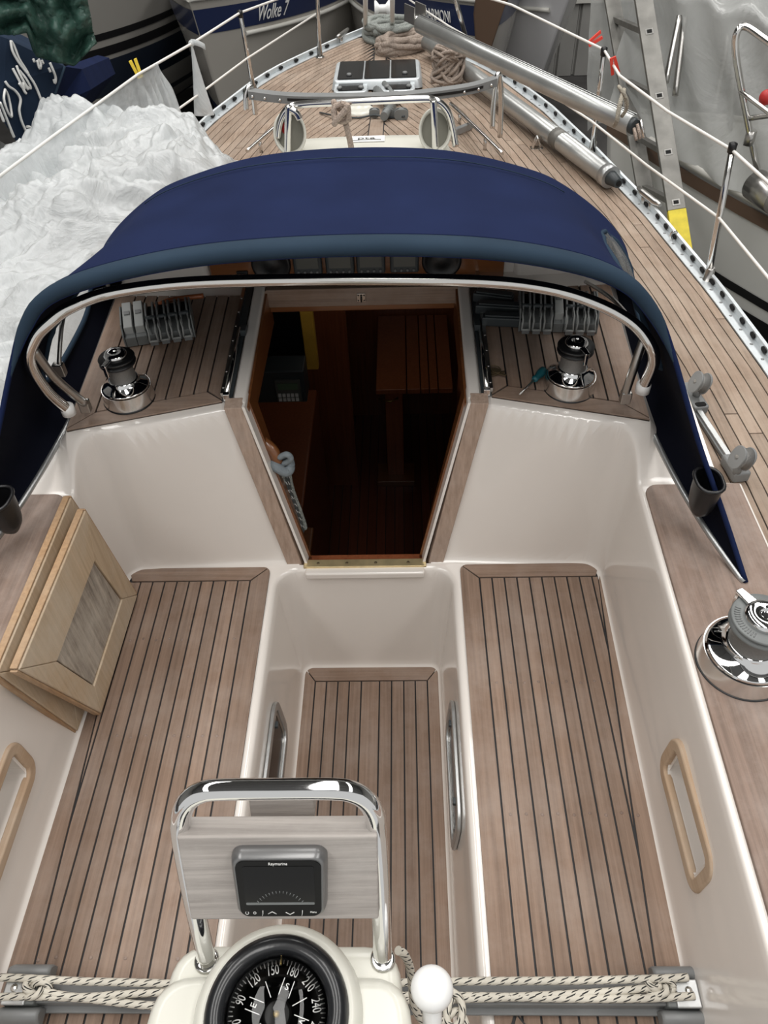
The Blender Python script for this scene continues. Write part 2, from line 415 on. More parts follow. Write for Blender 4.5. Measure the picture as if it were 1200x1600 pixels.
g.grid(patch(lambda y: -hull(y), hull, [y for y in ys if y >= 1.99], 64))
g.build('caulking', 'caulk', deck)
random.seed(5)
W = .0400
def strip(xa, xb, y0, y1, zt=.004, gap=.002):
    n = max(2, int((y1-y0)/.1)); rows = []
    for i in range(n+1):
        y = lerp(y0, y1, i/n); a = xa(y)+gap; b = xb(y)-gap
        if b-a < .001: b = a+.001
        za, zb = deckz(a, y), deckz(b, y)
        rows.append([V(a, y, za-.004), V(a, y, za+zt), V(b, y, zb+zt), V(b, y, zb-.004)])
    mb = MB(); mb.grid(rows)
    b0 = 0; e = (n)*4
    mb.f += [(0, 1, 2, 3), (e+3, e+2, e+1, e)]; mb.uv += [None, None]
    return mb
KING = .035
def yend(off):
    y = 5.5
    while y > 1.2 and hull(y)-off < KING+.002: y -= .02
    return y
for sgn in (-1, 1):
    # margin board next to the toe rail
    for (a, b) in ((-.5, .9), (.9, 2.3), (2.3, 3.7), (3.7, 5.40)):
        f1 = (lambda y: hull(y)-.055); f2 = (lambda y: hull(y)-.023)
        mb = strip(f1 if sgn > 0 else (lambda y: -f2(y)), f2 if sgn > 0 else (lambda y: -f1(y)), a+.002, b-.002)
        mb.build('plank', 'deck_teak', deck, smooth=False)
    for i in range(34):
        o1 = .055+(i+1)*W; o0 = .055+i*W
        ye = yend(o0+.001)
        y0 = -.5 if 1.285-o1 > .94 else 2.0
        if ye-y0 < .15: continue
        y = y0-(random.random()*.9 if y0 > 0 else random.random())
        while y < ye:
            yn = y+random.choice([1.1, 1.5, 1.9])
            a = max(y, y0); b = min(yn, ye)
            if ye-b < .2: b = ye; yn = ye+1
            if b-a > .12:
                f1 = (lambda yy: max(KING, hull(yy)-o1)); f2 = (lambda yy: hull(yy)-o0)
                mb = strip(f1 if sgn > 0 else (lambda yy: -f2(yy)), f2 if sgn > 0 else (lambda yy: -f1(yy)), a+.002, b-.002, gap=.0021)
                mb.build('plank', 'deck_teak', deck, smooth=False)
            y = yn
strip(lambda y: -KING, lambda y: KING, 2.6, 5.35, gap=.003).build('king_plank', 'deck_teak', deck, smooth=False)
# hull shell below the deck edge
g = MB(); rows = []
yl = [-1.2+.2*i for i in range(34)]+[5.6]
for sgn in (-1, 1):
    rows = [[V(sgn*(hull(y)+.03+.02*math.sin(math.pi*k/6)-.25*max(0, k-3)/6*k/6), y, deckz(9, y)+.01-1.5*k/6) for k in range(7)] for y in [q for q in yl if q < 5.55]]
    rows.append([V(0, 5.62, deckz(9, 5.6)+.01-1.5*k/6) for k in range(7)])
    g.grid(rows)
struct(g.build('hull_shell', 'gelcoat_white', None), 'cream hull side of the boat under the teak deck edge', 'hull')
# toe rails: perforated aluminium
for sgn, lb in ((-1, 'perforated aluminium toe rail along the left deck edge'), (1, 'perforated aluminium toe rail along the right deck edge')):
    tr = sroot('toe_rail', lb, 'toe rail')
    yy = [-1.1+.12*i for i in range(55)]; yy = [y for y in yy if y < 5.5]+[5.5]
    def sec(y, dx, dz): return V(sgn*(hull(y)+dx), y, deckz(9, y)+dz)
    base = [[sec(y, dx, dz) for dx, dz in ((-.022, .004), (-.022, .009), (.022, .009), (.022, .004))] for y in yy]
    g = MB().grid(base, wrap=True); g.build('flange', 'rail_alu', tr, smooth=False)
    up = [[sec(y, dx, dz) for dx, dz in ((.016, .007), (.013, .034), (.022, .037), (.024, .007))] for y in yy]
    g = MB().grid(up, wrap=True); g.build('upstand', 'rail_alu', tr, smooth=False)
    y = .9
    hole = None
    while y < 5.3:
        p = sec(y, .013, .020); q = sec(y+.02, .013, .020); d = (q-p).normalized()
        M = frame(p, d, V(0, 0, 1))
        if hole is None or True:
            g = MB(); g.prism([M @ V(x_, y_, -.004) for x_, y_ in rrect(.030, .014, .006, 2)], M.to_3x3() @ V(0, 0, .012)); 
        g.build('slot', 'hole', tr, smooth=False); y += .085 if y < 3 else .11
    y = .95
    while y < 4.6:
        p = sec(y, -.004, .009); g = MB().lathe([(0, .0015), (.004, .001), (.006, 0)], Matrix.Translation(p), 8); g.build('bolt_head', 'plastic_mid', tr); y += .085
# ------------------------------------------------------------------ cream cockpit moulding (one smooth surface)
def prof(d, w, H, r1, r2):
    if d <= -r1: return 0.
    if d <= 0: return min(r1, H*.5)-math.sqrt(max(0, r1*r1-(d+r1)**2))*min(1, H*.5/r1)
    if d <= w: return lerp(r1, H-r2, d/w)
    if d <= w+r2: return H-r2+math.sqrt(max(0, r2*r2-(w+r2-d)**2))
    return H
def sdr(ax, ay, R):
    a, b = ax+R, ay+R
    return math.hypot(max(a, 0), max(b, 0))+min(max(a, b), 0)-R
def y0f(x): return 1.392-.022*clamp((abs(x)-.26)/.38)
def y1f(x): return 1.487-.28*max(0, abs(x)-.30)
def ztop(x, y):
    a = abs(x)
    roof = .93+.09*(y-1.487+.28*max(0, a-.3)) if a < .68 else .93+.09*(y-1.38)-(.31)*ss((a-.68)/.27)*1.0
    roof = max(roof, .60)
    co = .81 if a < .90 else .81-.19*ss((a-.90)/.035)
    t = ss((y-1.30)/.10)
    rf = .93+.09*(y-1.38)-.31*clamp((a-.685)/.255) if a > .685 else roof
    return lerp(co, max(rf, .60), t)
def SXF(x, y): return .660 if x < 0 else .642-.024*clamp((1.3-y)/.94, -.1, 1.4)
def zmould(x, y):
    a = abs(x)
    dw = sdr(a-.217, y-1.337, .035)
    z = prof(dw, .022, .45, .03, .016)
    SX = SXF(x, y); ds = sdr(a-SX, y-y0f(x), .05)
    if ds > -.06:
        yy = max(0, y-y0f(x)+.04); xx = max(0, a-SX+.04)
        wf = max(.02, y1f(x)-y0f(x)-.02)
        w = lerp(.018, wf, yy/(xx+yy+1e-9))
        H = ztop(x, y)-.45
        z += prof(ds, w, H, .020, .010)
    return z
def axis(lo, hi, step, dense):
    pts = set(); x = lo
    while x < hi: pts.add(round(x, 5)); x += step
    pts.add(hi)
    for a, b, s in dense:
        x = a
        while x <= b: pts.add(round(x, 5)); x += s
    pts = sorted(pts); out = [pts[0]]
    for p in pts[1:]:
        if p-out[-1] > .0008: out.append(p)
    return out
xp = axis(0, .955, .025, [(.18, .262, .0025), (.58, .70, .00125), (.885, .95, .005)])
xs = [-x for x in reversed(xp) if x > 0]+xp
ysm = axis(-.45, 2.02, .05, [(1.29, 1.52, .0025)])
def inhole(x, y, z):
    a = abs(x)
    if y > 1.36 and z > .451:
        xo = .183+(z-.45)/.48*.115
        if a < min(xo, .292) and y < 1.955: return True
    if .59 < a < .70 and abs(z-.64) < .047 and abs(y-.60) < .112: return True
    return False
g = MB(); ids = {}; nx = len(xs)
for j, y in enumerate(ysm):
    for i, x in enumerate(xs): g.v.append(V(x, y, zmould(x, y)))
for j in range(len(ysm)-1):
    for i in range(nx-1):
        q = (j*nx+i, j*nx+i+1, (j+1)*nx+i+1, (j+1)*nx+i)
        c = sum((g.v[k] for k in q), V(0, 0, 0))/4
        if not inhole(c.x, c.y, c.z): g.f.append(q); g.uv.append(None)
struct(g.build('cockpit_moulding', 'gelcoat', None, origin=(0, 0, 0)), 'glossy cream moulding of the cockpit seats, walls and coachroof', 'cockpit')
# ------------------------------------------------------------------ teak on seats and sole
def slab(name, poly, z, t, mat, parent, bevel=0., zf=None):
    mb = MB(); bot = [V(p[0], p[1], (zf(p[0], p[1]) if zf else z)) for p in poly]
    mb.prism(bot, V(0, 0, t)); return mb.build(name, mat, parent, bevel=bevel, smooth=bevel > 0)
def rnd_corner(c, r, a0, a1, n=5):
    return [(c[0]+r*math.cos(math.radians(lerp(a0, a1, k/n))), c[1]+r*math.sin(math.radians(lerp(a0, a1, k/n)))) for k in range(n+1)]
G = .0022
YA = -.42
def XO(sgn, y): return .650 if sgn < 0 else .636-.022*(1.33-y)
for sgn, lb in ((-1, 'left cockpit seat of narrow teak planks with dark caulking, wooden panels leaning on it'),
                (1, 'right cockpit seat of narrow teak planks with dark caulking, free of objects')):
    st = sroot('cockpit_seat', lb, 'seat')
    def q(pts): return [(sgn*x, y) for x, y in (pts if sgn > 0 else pts[::-1])]
    xi, yf = .262, 1.368; xf = XO(sgn, 1.35); S_ = .045+(.022 if sgn > 0 else 0)
    out = [(xi, YA)]+[(XO(sgn, YA), YA)]+rnd_corner((xf-.02, yf-.02), .02, 0, 90)+rnd_corner((xi+.02, yf-.02), .02, 90, 180)
    slab('caulking', q(out), .449, .003, 'caulk', st)
    z, t = .4495, .006
    mi, mf = .050, .045
    slab('end_board', q([(xi+mi, yf-mf)]+[(xf-.012, yf-mf)]+rnd_corner((xf-.02, yf-.02), .02, 10, 90)+rnd_corner((xi+.02, yf-.02), .02, 90, 128, 3)), z, t, 'teak_x', st)
    slab('margin_board', q([(xi, YA), (xi+mi-G, YA), (xi+mi-G, yf-mf-G*2)]+rnd_corner((xi+.02, yf-.02), .02, 136, 180, 3)), z, t, 'teak_y', st)
    def xm(y): return XO(sgn, 1.33)-.006-S_*(1.33-y)
    slab('margin_board', q([(xm(YA)+G, YA), (XO(sgn, YA), YA), (XO(sgn, yf-mf), yf-mf), (xm(1.31)+G, 1.31)]), z, t, 'teak_y', st)
    P = .0335; ystar = lambda x: 1.33-(XO(sgn, 1.33)-.006-x)/S_
    for k in range(12):
        a = xi+mi+k*P+G; b = xi+mi+(k+1)*P-G; yt = yf-mf-2*G
        if a > xm(yt)-.004: break
        b = min(b, xm(yt))
        ya, yb = ystar(a+G), min(ystar(b+G), yt-.001)
        if yb <= YA: pts = [(a, YA), (b, YA), (b, yt), (a, yt)]
        elif ya <= YA: pts = [(a, YA), (xm(YA)-G, YA), (b, yb), (b, yt), (a, yt)]
        elif ya > yt-.03: continue
        else: pts = [(a, ya), (b, yb), (b, yt), (a, yt)]
        slab('plank', q(pts), z, t, 'teak_y', st)
    for k in range(9):
        for yy in ((.995, .675) if sgn > 0 else (1.13, .86, .4)):
            if random.random() < .75:
                mb = MB().lathe([(0, .0006), (.0035, .0005), (.0037, 0)], Matrix.Translation(V(sgn*(xi+mi+(k+.5)*P), yy+.003*math.sin(k*3), z+t)), 8); mb.build('plug', 'cap_teak', st)
sole = sroot('floor', 'teak planked cockpit sole in the footwell between the seats', 'floor')
xo, yf = .2165, 1.333
out = [(-xo, YA), (xo, YA)]+rnd_corner((xo-.025, yf-.025), .025, 0, 90)+rnd_corner((-xo+.025, yf-.025), .025, 90, 180)
slab('caulking', out, -.001, .004, 'caulk', sole)
mi, mf = .043, .052
slab('end_board', [(-xo+mi, yf-mf), (xo-mi, yf-mf)]+rnd_corner((xo-.025, yf-.025), .025, 50, 90)+rnd_corner((-xo+.025, yf-.025), .025, 90, 130), 0, .008, 'teak_x', sole)
for sgn in (-1, 1):
    p = [(xo-mi+G, YA), (xo, YA)]+rnd_corner((xo-.025, yf-.025), .025, 0, 42)+[(xo-mi+G, yf-mf-G*1.2)]
    slab('margin_board', [(sgn*x, y) for x, y in (p if sgn > 0 else p[::-1])], 0, .008, 'teak_y', sole)
ws = [.034, .034, .034, .036, .054, .036, .036, .034, .036]; s_ = 2*(xo-mi)/sum(ws); x = -xo+mi
for w_ in ws:
    slab('plank', [(x+G, YA), (x+w_*s_-G, YA), (x+w_*s_-G, yf-mf-2*G), (x+G, yf-mf-2*G)], 0, .008, 'teak_y', sole); x += w_*s_
# bridge seat behind the traveller with a lifting hatch on each seat (mitred corner lines)
for sgn in (-1, 1):
    hb = sroot('seat_hatch', 'corner of the teak locker hatch in the %s seat behind the rope tackle' % ('left' if sgn < 0 else 'right'), 'hatch')
    def q(pts): return [(sgn*x, y) for x, y in (pts if sgn > 0 else pts[::-1])]
    slab('caulking', q([(.285, .285), (.30, .318), (.37, .235), (.37, -.3), (.285, -.3)]), .4560, .0012, 'caulk', hb)
    slab('board', q([(.29, -.3), (.29, .28), (.302, .310), (.362, .236), (.362, -.3)]), .4565, .0035, 'teak_y', hb)
# coaming caps
for sgn, lb in ((-1, 'left coaming cap of worn teak beside the leaning panels'), (1, 'right coaming cap of worn teak carrying the big chrome winch')):
    c0 = .692 if sgn < 0 else .672; c1 = .692 if sgn < 0 else .634
    p = [(c1, YA), (.893, YA), (.893, 1.30)]+rnd_corner((c0+.03, 1.30-.03), .03, 90, 180)
    mb = MB().prism([V(sgn*x, y, .808) for x, y in (p if sgn > 0 else p[::-1])], V(0, 0, .010))
    struct(mb.build('coaming_cap', 'cap_teak', None, bevel=.003), lb, 'coaming')
# ------------------------------------------------------------------ coachroof teak either side of the companionway
RP = .033
for sgn, lb in ((-1, 'left teak panel on the coachroof under the dodger, rope clutches on it'), (1, 'right teak panel on the coachroof under the dodger, keys and screwdriver on it')):
    st = sroot('coachroof_panel', lb, 'roof panel')
    def q(pts): return [(sgn*x, y) for x, y in (pts if sgn > 0 else pts[::-1])]
    xi, xo = .328, .682
    ye = lambda x: y1f(x)+.012
    yF = 1.915
    zf = lambda x, y: .93+.09*(y-1.487+.28*max(0, abs(x)-.3))
    slab('caulking', q([(xi, ye(xi)), (xo, ye(xo)), (xo, yF), (xi, yF)]), 0, .004, 'caulk', st, zf=lambda x, y: zf(x, y)-.001)
    mf = .042
    slab('aft_board', q([(xi, ye(xi)), (xo, ye(xo)), (xo-.055, ye(xo-.055)+mf), (xi+.04, ye(xi+.04)+mf)]), 0, .007, 'teak_x', st, zf=zf)
    slab('margin_board', q([(xi, ye(xi)+.006), (xi+.04-G, ye(xi+.04)+mf+.005), (xi+.04-G, yF), (xi, yF)]), 0, .007, 'teak_y', st, zf=zf)
    slab('margin_board', q([(xo-.055+G, ye(xo-.055)+mf), (xo, ye(xo)+.006), (xo, yF), (xo-.055+G, yF)]), 0, .007, 'teak_y', st, zf=zf)
    k = 0
    while True:
        a = xi+.04+k*RP+G; b = xi+.04+(k+1)*RP-G
        if a > xo-.06: break
        b = min(b, xo-.055-G)
        slab('plank', q([(a, ye(a)+mf+2*G), (b, ye(b)+mf+2*G), (b, yF), (a, yF)]), 0, .007, 'teak_y', st, zf=zf); k += 1
# breakwater behind the clutches, with the instrument board facing aft
g = MB()
for sgn in (-1, 1):
    g.box((min(sgn*.43, sgn*.69), 1.985, .90), (max(sgn*.43, sgn*.69), 2.08, 1.045))
g.box((-.45, 2.005, .93), (.45, 2.08, 1.075))
struct(g.build('coachroof_breakwater', 'gelcoat', None, bevel=.02, bseg=4), 'cream breakwater across the coachroof in front of the instruments', 'coachroof')
# sea hood
prf = [(-.33, .93), (-.33, 1.05), (-.30, 1.085), (.30, 1.085), (.33, 1.05), (.33, .93)]
g = MB(); rows = []
for y, s, dz in ((2.0, .95, -.03), (2.03, 1.0, 0), (2.50, .85, .0), (2.72, .76, .0), (2.77, .73, -.006), (2.80, .70, -.02), (2.815, .66, -.07)):
    rows.append([V(a*s, y, max(.6, b+dz*(b > 1))) for a, b in spline([(x, z, 0) for x, z in prf], 5) for a, b in [(a, b)]] if False else [V(p.x*s, y, p.y+(dz if p.y > 1 else 0)) for p in spline([(x, z, 0) for x, z in prf], 6)])
g.grid(rows); n = len(rows[0]); b = (len(rows)-1)*n; g.f.append(tuple(b+k for k in range(n))); g.uv.append(None)
hood = sroot('sea_hood', 'cream sea hood with a small name plate showing past the navy dodger', 'hatch cover', (0, 2.3, .93))
g.build('hood_shell', 'cream', hood)
M = frame(V(.0, 2.715, 1.0902), V(1, 0, 0), V(0, 1, -.0))
mb = MB(); mb.box((-.062, -.020, 0), (.062, .030, .0025), M); mb.build('name_plate', 'white_mark', hood, smooth=False)
M2 = M.copy(); M2.translation = M @ V(0, .008, .0028)
text('lettering', 'pta', 'black', hood, M2 @ Matrix.Diagonal((1.9, 1, 1, 1)), .026, lab='black letters and a swoosh on the plate')
mb = MB().tube([M @ V(x, -.012+.006*math.sin((x+.05)*25), .003) for x in [-.05+.01*i for i in range(11)]], .0012, 5); mb.build('swoosh', 'black', hood)
# ------------------------------------------------------------------ companionway
def yj(z): return 1.392+.078*(z-.47)/.45
cw = sroot('door_1', 'open companionway with weathered teak jambs, a brass sill and a dark cabin behind', 'companionway', (0, 1.4, .45))
for sgn in (-1, 1):
    b1, b2 = sgn*.166, sgn*.206; t1, t2 = sgn*.275, sgn*.318; z0, z1 = .395, .940
    o = -.012
    mb = MB().quad_slab([V(b1, yj(z0)+o+.004, z0), V(b2, yj(z0)+o+.004, z0), V(t2, yj(z1)+o-.004, z1), V(t1, yj(z1)+o-.002, z1)], V(0, .034, .006))
    mb.build('jamb', 'teak_z', cw, bevel=.002)
    # cream reveal, varnished frame behind it
    mb = MB().quad_slab([V(b1, yj(.45)-.01, .45), V(t1, yj(z1)-.012, z1), V(t1, yj(z1)+.05, z1), V(b1, yj(.45)+.03, .45)], V(-sgn*.007, 0, 0)); mb.build('reveal', 'gelcoat', cw, smooth=False)
    mb = MB().quad_slab([V(b1-sgn*.004, yj(.45)+.02, .45), V(t1-sgn*.004, yj(z1)+.02, z1-.01), V(t1-sgn*.004, yj(z1)+.09, z1-.04), V(b1-sgn*.004, yj(.45)+.035, .42)], V(-sgn*.010, 0, 0)); mb.build('inner_frame', 'varnish_x', cw, smooth=False)
mb = MB().box((-.170, 1.366, .448), (.170, 1.392, .4555)); sl = mb.build('sill', 'brass', cw, bevel=.001)
for x in (-.13, -.05, .03, .12):
    mb = MB().lathe([(0, .0008), (.004, .0006), (.0045, 0)], Matrix.Translation(V(x, 1.379, .4555)), 8); mb.build('screw', 'old_brass', sl)
mb = MB().box((-.165, 1.345, .425), (.165, 1.385, .449)); mb.build('sill_lip', 'gelcoat', cw, bevel=.006, bseg=3)
# hatch opening on the roof: cream upstands, rails, sliding hatch edge
for sgn in (-1, 1):
    z0, z1 = .925, .975
    mb = MB().quad_slab([V(sgn*.268, 1.475, z0-.02), V(sgn*.300, 1.475, z0-.02), V(sgn*.300, 1.97, z1-.02), V(sgn*.268, 1.97, z1-.02)], V(0, 0, .038)); mb.build('opening_upstand', 'gelcoat', cw, bevel=.008, bseg=3)
    mb = MB().quad_slab([V(sgn*.262, 1.475, .86), V(sgn*.262, 1.475, z0+.004), V(sgn*.262, 1.96, z1+.004), V(sgn*.262, 1.96, .86)], V(sgn*.008, 0, 0)); mb.build('inner_frame', 'varnish_x', cw, smooth=False)
    hr = sroot('hatch_rail', 'steel sliding hatch rail on the %s of the companionway opening' % ('left' if sgn < 0 else 'right'), 'rail', (sgn*.315, 1.7, .93))
    mb = MB().quad_slab([V(sgn*.303, 1.492, .936), V(sgn*.326, 1.492, .936), V(sgn*.326, 1.985, .980), V(sgn*.303, 1.985, .980)], V(0, 0, .006)); mb.build('base_strip', 'plastic_dark', hr, smooth=False)
    mb = MB().tube([V(sgn*.316, 1.50, .948), V(sgn*.316, 1.76, .970)], .006, 8); mb.build('rod', 'steel', hr)
    mb = MB().quad_slab([V(sgn*.321, 1.50, .942), V(sgn*.330, 1.50, .942), V(sgn*.330, 1.985, .985), V(sgn*.321, 1.985, .985)], V(0, 0, .012)); mb.build('track', 'steel_old', hr, smooth=False)
    mb = MB().box((sgn*.315-.008, 1.488, .938), (sgn*.315+.008, 1.502, .958)); mb.build('end_stop', 'chrome', hr, bevel=.002)
    for k in range(8):
        y = 1.52+.06*k; mb = MB().lathe([(0, .002), (.003, .0015), (.004, 0)], Matrix.Translation(V(sgn*.3255, y, .9545+.0905*(y-1.5))), 8); mb.build('screw', 'steel_old', hr)
    if sgn > 0 or True:
        mb = MB().box((sgn*.306-.005, 1.73, .965), (sgn*.306+.010, 1.76, .982)); mb.build('slide_block', 'plastic_dark', hr, bevel=.001)
sh = sroot('sliding_hatch', 'pushed-forward sliding hatch, its weathered wooden edge with a small steel latch', 'hatch', (0, 1.97, .97))
mb = MB().prism([V(-.285, 1.925, .930), V(.285, 1.925, .930), V(.285, 1.925, .970), V(.262, 1.925, .985), V(-.262, 1.925, .985), V(-.285, 1.925, .970)], V(0, .03, .0)); mb.build('edge_board', 'teak_x', sh, bevel=.003)
mb = MB().box((-.27, 1.95, .962), (.27, 2.02, .978)); mb.build('hatch_top', 'gelcoat', sh, bevel=.003)
mb = MB().box((-.262, 1.93, .912), (.262, 1.965, .931)); mb.build('inner_board', 'varnish_x', sh, bevel=.003)
mb = MB().box((-.012, 1.920, .945), (.012, 1.926, .971)); lt = mb.build('latch', 'steel', sh, bevel=.001)
for dx, dz in ((-.008, .950), (.008, .950), (-.008, .966), (.008, .966)):
    mb = MB().lathe([(0, .001), (.002, .0008), (.0025, 0)], frame(V(dx, 1.920, dz), V(1, 0, 0), V(0, 0, 1)), 6); mb.build('screw', 'black', lt)
mb = MB().tube([V(0, 1.917, .947), V(0, 1.914, .957), V(0, 1.917, .965)], .0025, 6); mb.build('hasp', 'black', lt)
# ------------------------------------------------------------------ cabin interior
cb = sroot('cabin_interior', 'dark varnished cabin seen down through the companionway', 'cabin', (0, 2.5, -1))
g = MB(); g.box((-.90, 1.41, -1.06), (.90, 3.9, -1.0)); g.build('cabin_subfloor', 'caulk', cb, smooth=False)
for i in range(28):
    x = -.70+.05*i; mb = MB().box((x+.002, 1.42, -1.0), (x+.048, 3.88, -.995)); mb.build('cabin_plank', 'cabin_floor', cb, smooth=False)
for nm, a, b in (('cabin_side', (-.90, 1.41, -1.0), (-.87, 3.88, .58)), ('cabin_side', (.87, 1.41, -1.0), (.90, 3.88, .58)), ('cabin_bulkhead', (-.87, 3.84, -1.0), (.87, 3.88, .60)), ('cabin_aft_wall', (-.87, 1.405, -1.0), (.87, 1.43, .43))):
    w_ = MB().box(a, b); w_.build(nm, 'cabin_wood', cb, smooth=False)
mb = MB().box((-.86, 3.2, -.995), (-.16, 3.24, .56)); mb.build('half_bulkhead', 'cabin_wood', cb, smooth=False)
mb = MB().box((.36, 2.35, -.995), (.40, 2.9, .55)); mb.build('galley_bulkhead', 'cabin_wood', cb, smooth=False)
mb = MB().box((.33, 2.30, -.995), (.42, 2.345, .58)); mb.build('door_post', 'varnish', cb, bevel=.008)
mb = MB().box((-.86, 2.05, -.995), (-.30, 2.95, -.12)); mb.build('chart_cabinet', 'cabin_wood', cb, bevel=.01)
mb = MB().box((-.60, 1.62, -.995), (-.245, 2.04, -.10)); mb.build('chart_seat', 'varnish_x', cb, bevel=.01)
# table with a folding leaf
tb = thing('cabin_table', 'reddish brown cabin table on a central post behind the companionway', 'table', (.19, 3.3, -.995))
xL, xR = -.03, .36
for k, (a, b) in enumerate(((xL, .125), (.128, .195), (.198, .24), (.243, .285), (.288, xR))):
    mb = MB().box((a, 3.14, -.305), (b-.002, 3.83, -.275)); mb.build('table_board', 'varnish', tb, bevel=.003)
mb = MB().box((.01, 3.24, -.99), (.105, 3.31, -.306)); mb.build('post', 'varnish', tb, bevel=.005)
mb = MB().box((-.05, 3.18, -.995), (.165, 3.34, -.955)); mb.build('foot', 'varnish_x', tb, bevel=.004)
mb = MB().tube([V(-.02, 3.225, -.40), V(.04, 3.21, -.405), V(.08, 3.225, -.395)], .006, 6); mb.build('latch', 'gold', tb)
# nav station
fr = thing('yellow_frame', 'yellow varnished window frame inside the cabin at the top left of the opening', 'frame', (-.45, 2.6, .0))
A = at(410, 580, y=2.60); B = at(486, 470, y=2.60)
x0, z0, x1, z1 = A.x-.1, A.z-.0, B.x, B.z+.05
mb = MB().box((x1-.05, 2.60, z0), (x1, 2.64, z1)); mb.build('stile', 'yellow_wood', fr, bevel=.006)
mb = MB().box((x0, 2.60, z0), (x1-.05, 2.64, z0+.05)); mb.build('rail', 'yellow_wood', fr, bevel=.006)
mb = MB().box((x0, 2.625, z0+.05), (x1-.05, 2.632, z1)); mb.build('pane', 'tinted', fr, smooth=False)
dv = thing('radio_unit', 'dark radio unit with a pale green display below the yellow frame', 'radio', (-.45, 2.45, -.05))
A = at(404, 630, y=2.45); B = at(474, 580, y=2.45)
mb = MB().box((A.x-.03, 2.45, A.z), (B.x, 2.56, B.z)); mb.build('case', 'plastic_dark', dv, bevel=.006)
A = at(434, 628, y=2.44); B = at(468, 594, y=2.44)
mb = MB().box((A.x, 2.437, A.z), (B.x, 2.449, B.z)); kp = mb.build('keypad', 'lcd_pale', dv, bevel=.002)
w_, h_ = B.x-A.x, B.z-A.z
mb = MB().box((A.x+.1*w_, 2.434, A.z+.6*h_), (B.x-.1*w_, 2.437, B.z-.12*h_)); mb.build('display', 'lcd_green', kp, smooth=False)
for i in range(5):
    for j in range(2):
        mb = MB().box((A.x+w_*(.08+.17*i), 2.432, A.z+h_*(.08+.2*j)), (A.x+w_*(.20+.17*i), 2.437, A.z+h_*(.22+.2*j))); mb.build('button', 'white_mark', kp, smooth=False)
def atd(px, py, d): return CAM+ray(px, py)*(d/F_PX)
Z = V(0, 0, 1)
# ------------------------------------------------------------------ navy dodger
dg_ = thing('spray_dodger', 'navy canvas spray dodger with paler hem stretched over the companionway', 'dodger', (0, 1.6, .93))
def mir(p): return [V(-x, y, z) for x, y, z in reversed(p)]+[V(x, y, z) for x, y, z in p[1:]]
A_ = mir([(0, 1.36, 1.400), (.25, 1.355, 1.392), (.43, 1.34, 1.368), (.54, 1.33, 1.33), (.605, 1.325, 1.27), (.65, 1.30, 1.19), (.715, 1.2, 1.035), (.775, 1.10, .91), (.815, 1.005, .818)])
A_ = [V(p.x-.032*ss((abs(p.x)-.35)/.2)*(p.x < 0), p.y, p.z) for p in A_]
B_ = mir([(0, 1.95, 1.352), (.235, 1.95, 1.338), (.43, 1.95, 1.29), (.53, 1.95, 1.245), (.64, 1.95, 1.165), (.71, 1.95, 1.085), (.735, 1.95, 1.01), (.71, 1.95, .93)])
C_ = mir([(0, 2.36, 1.085), (.25, 2.35, 1.08), (.40, 2.32, 1.0), (.55, 2.26, .96), (.68, 2.15, .93), (.72, 2.02, .91), (.712, 1.97, .91)])
def resample(pts, n):
    s = spline(pts, 12); L = [0]
    for a, b in zip(s, s[1:]): L.append(L[-1]+(b-a).length)
    out = []
    j = 0
    for i in range(n+1):
        t = L[-1]*i/n
        while j < len(L)-2 and L[j+1] < t: j += 1
        k = (t-L[j])/max(1e-9, L[j+1]-L[j]); out.append(s[j].lerp(s[j+1], clamp(k)))
    return out
NU = 120
Ar, Br, Cr = resample(A_, NU), resample(B_, NU), resample(C_, NU)
NV = 44; rows = []
for j in range(NV+1):
    t = j/NV; r = []
    for i in range(NU+1):
        p = Ar[i].lerp(Br[i], t); s_ = math.sin(math.pi*t)
        u = abs(i/NU*2-1)
        p += V(0, 0, -.012*s_*(1-u))+V((-1 if i < NU/2 else 1)*-.012*s_*(u > .5)*(u-.5)*2, 0, 0)
        w_ = clamp((u-.74)/.26)**1.5; sgx = -1 if i < NU/2 else 1
        p += V(-sgx*.060*w_*math.sin(math.pi*t**.85), 0, .035*w_*s_)
        r.append(p)
    rows.append(r)
def inwin(p): return abs(p.x) > .5 and ((p.y-1.66)/.21)**4+((p.z-1.095)/.095)**4 < 1
g = MB(); wn = {-1: MB(), 1: MB()}
for r in rows: g.v += r
for sgn in (-1, 1): wn[sgn].v = [p.copy() for p in g.v]
for j in range(NV):
    for i in range(NU):
        q = (j*(NU+1)+i, j*(NU+1)+i+1, (j+1)*(NU+1)+i+1, (j+1)*(NU+1)+i); c = sum((g.v[k] for k in q), V(0, 0, 0))/4
        if inwin(c): wn[-1 if c.x < 0 else 1].f.append(q); wn[-1 if c.x < 0 else 1].uv.append(None)
        else: g.f.append(q); g.uv.append(None)
o0 = len(g.v)
fr_rows = []
for j in range(0, 13):
    t = j/12; fr_rows.append([Br[i].lerp(Cr[i], t)+V(0, .02*math.sin(math.pi*t)*(1-abs(i/NU*2-1)), 0) for i in range(NU+1)])
g.grid(fr_rows)
g.build('canopy', 'canvas', dg_, weld=True)
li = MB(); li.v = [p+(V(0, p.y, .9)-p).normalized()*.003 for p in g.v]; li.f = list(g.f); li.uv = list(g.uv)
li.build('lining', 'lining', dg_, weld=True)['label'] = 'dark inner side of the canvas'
def compact(mb):
    if not mb.f: return mb
    used = sorted({i for f in mb.f for i in f}); mp = {k: i for i, k in enumerate(used)}
    mb.v = [mb.v[k] for k in used]; mb.f = [tuple(mp[i] for i in f) for f in mb.f]; return mb
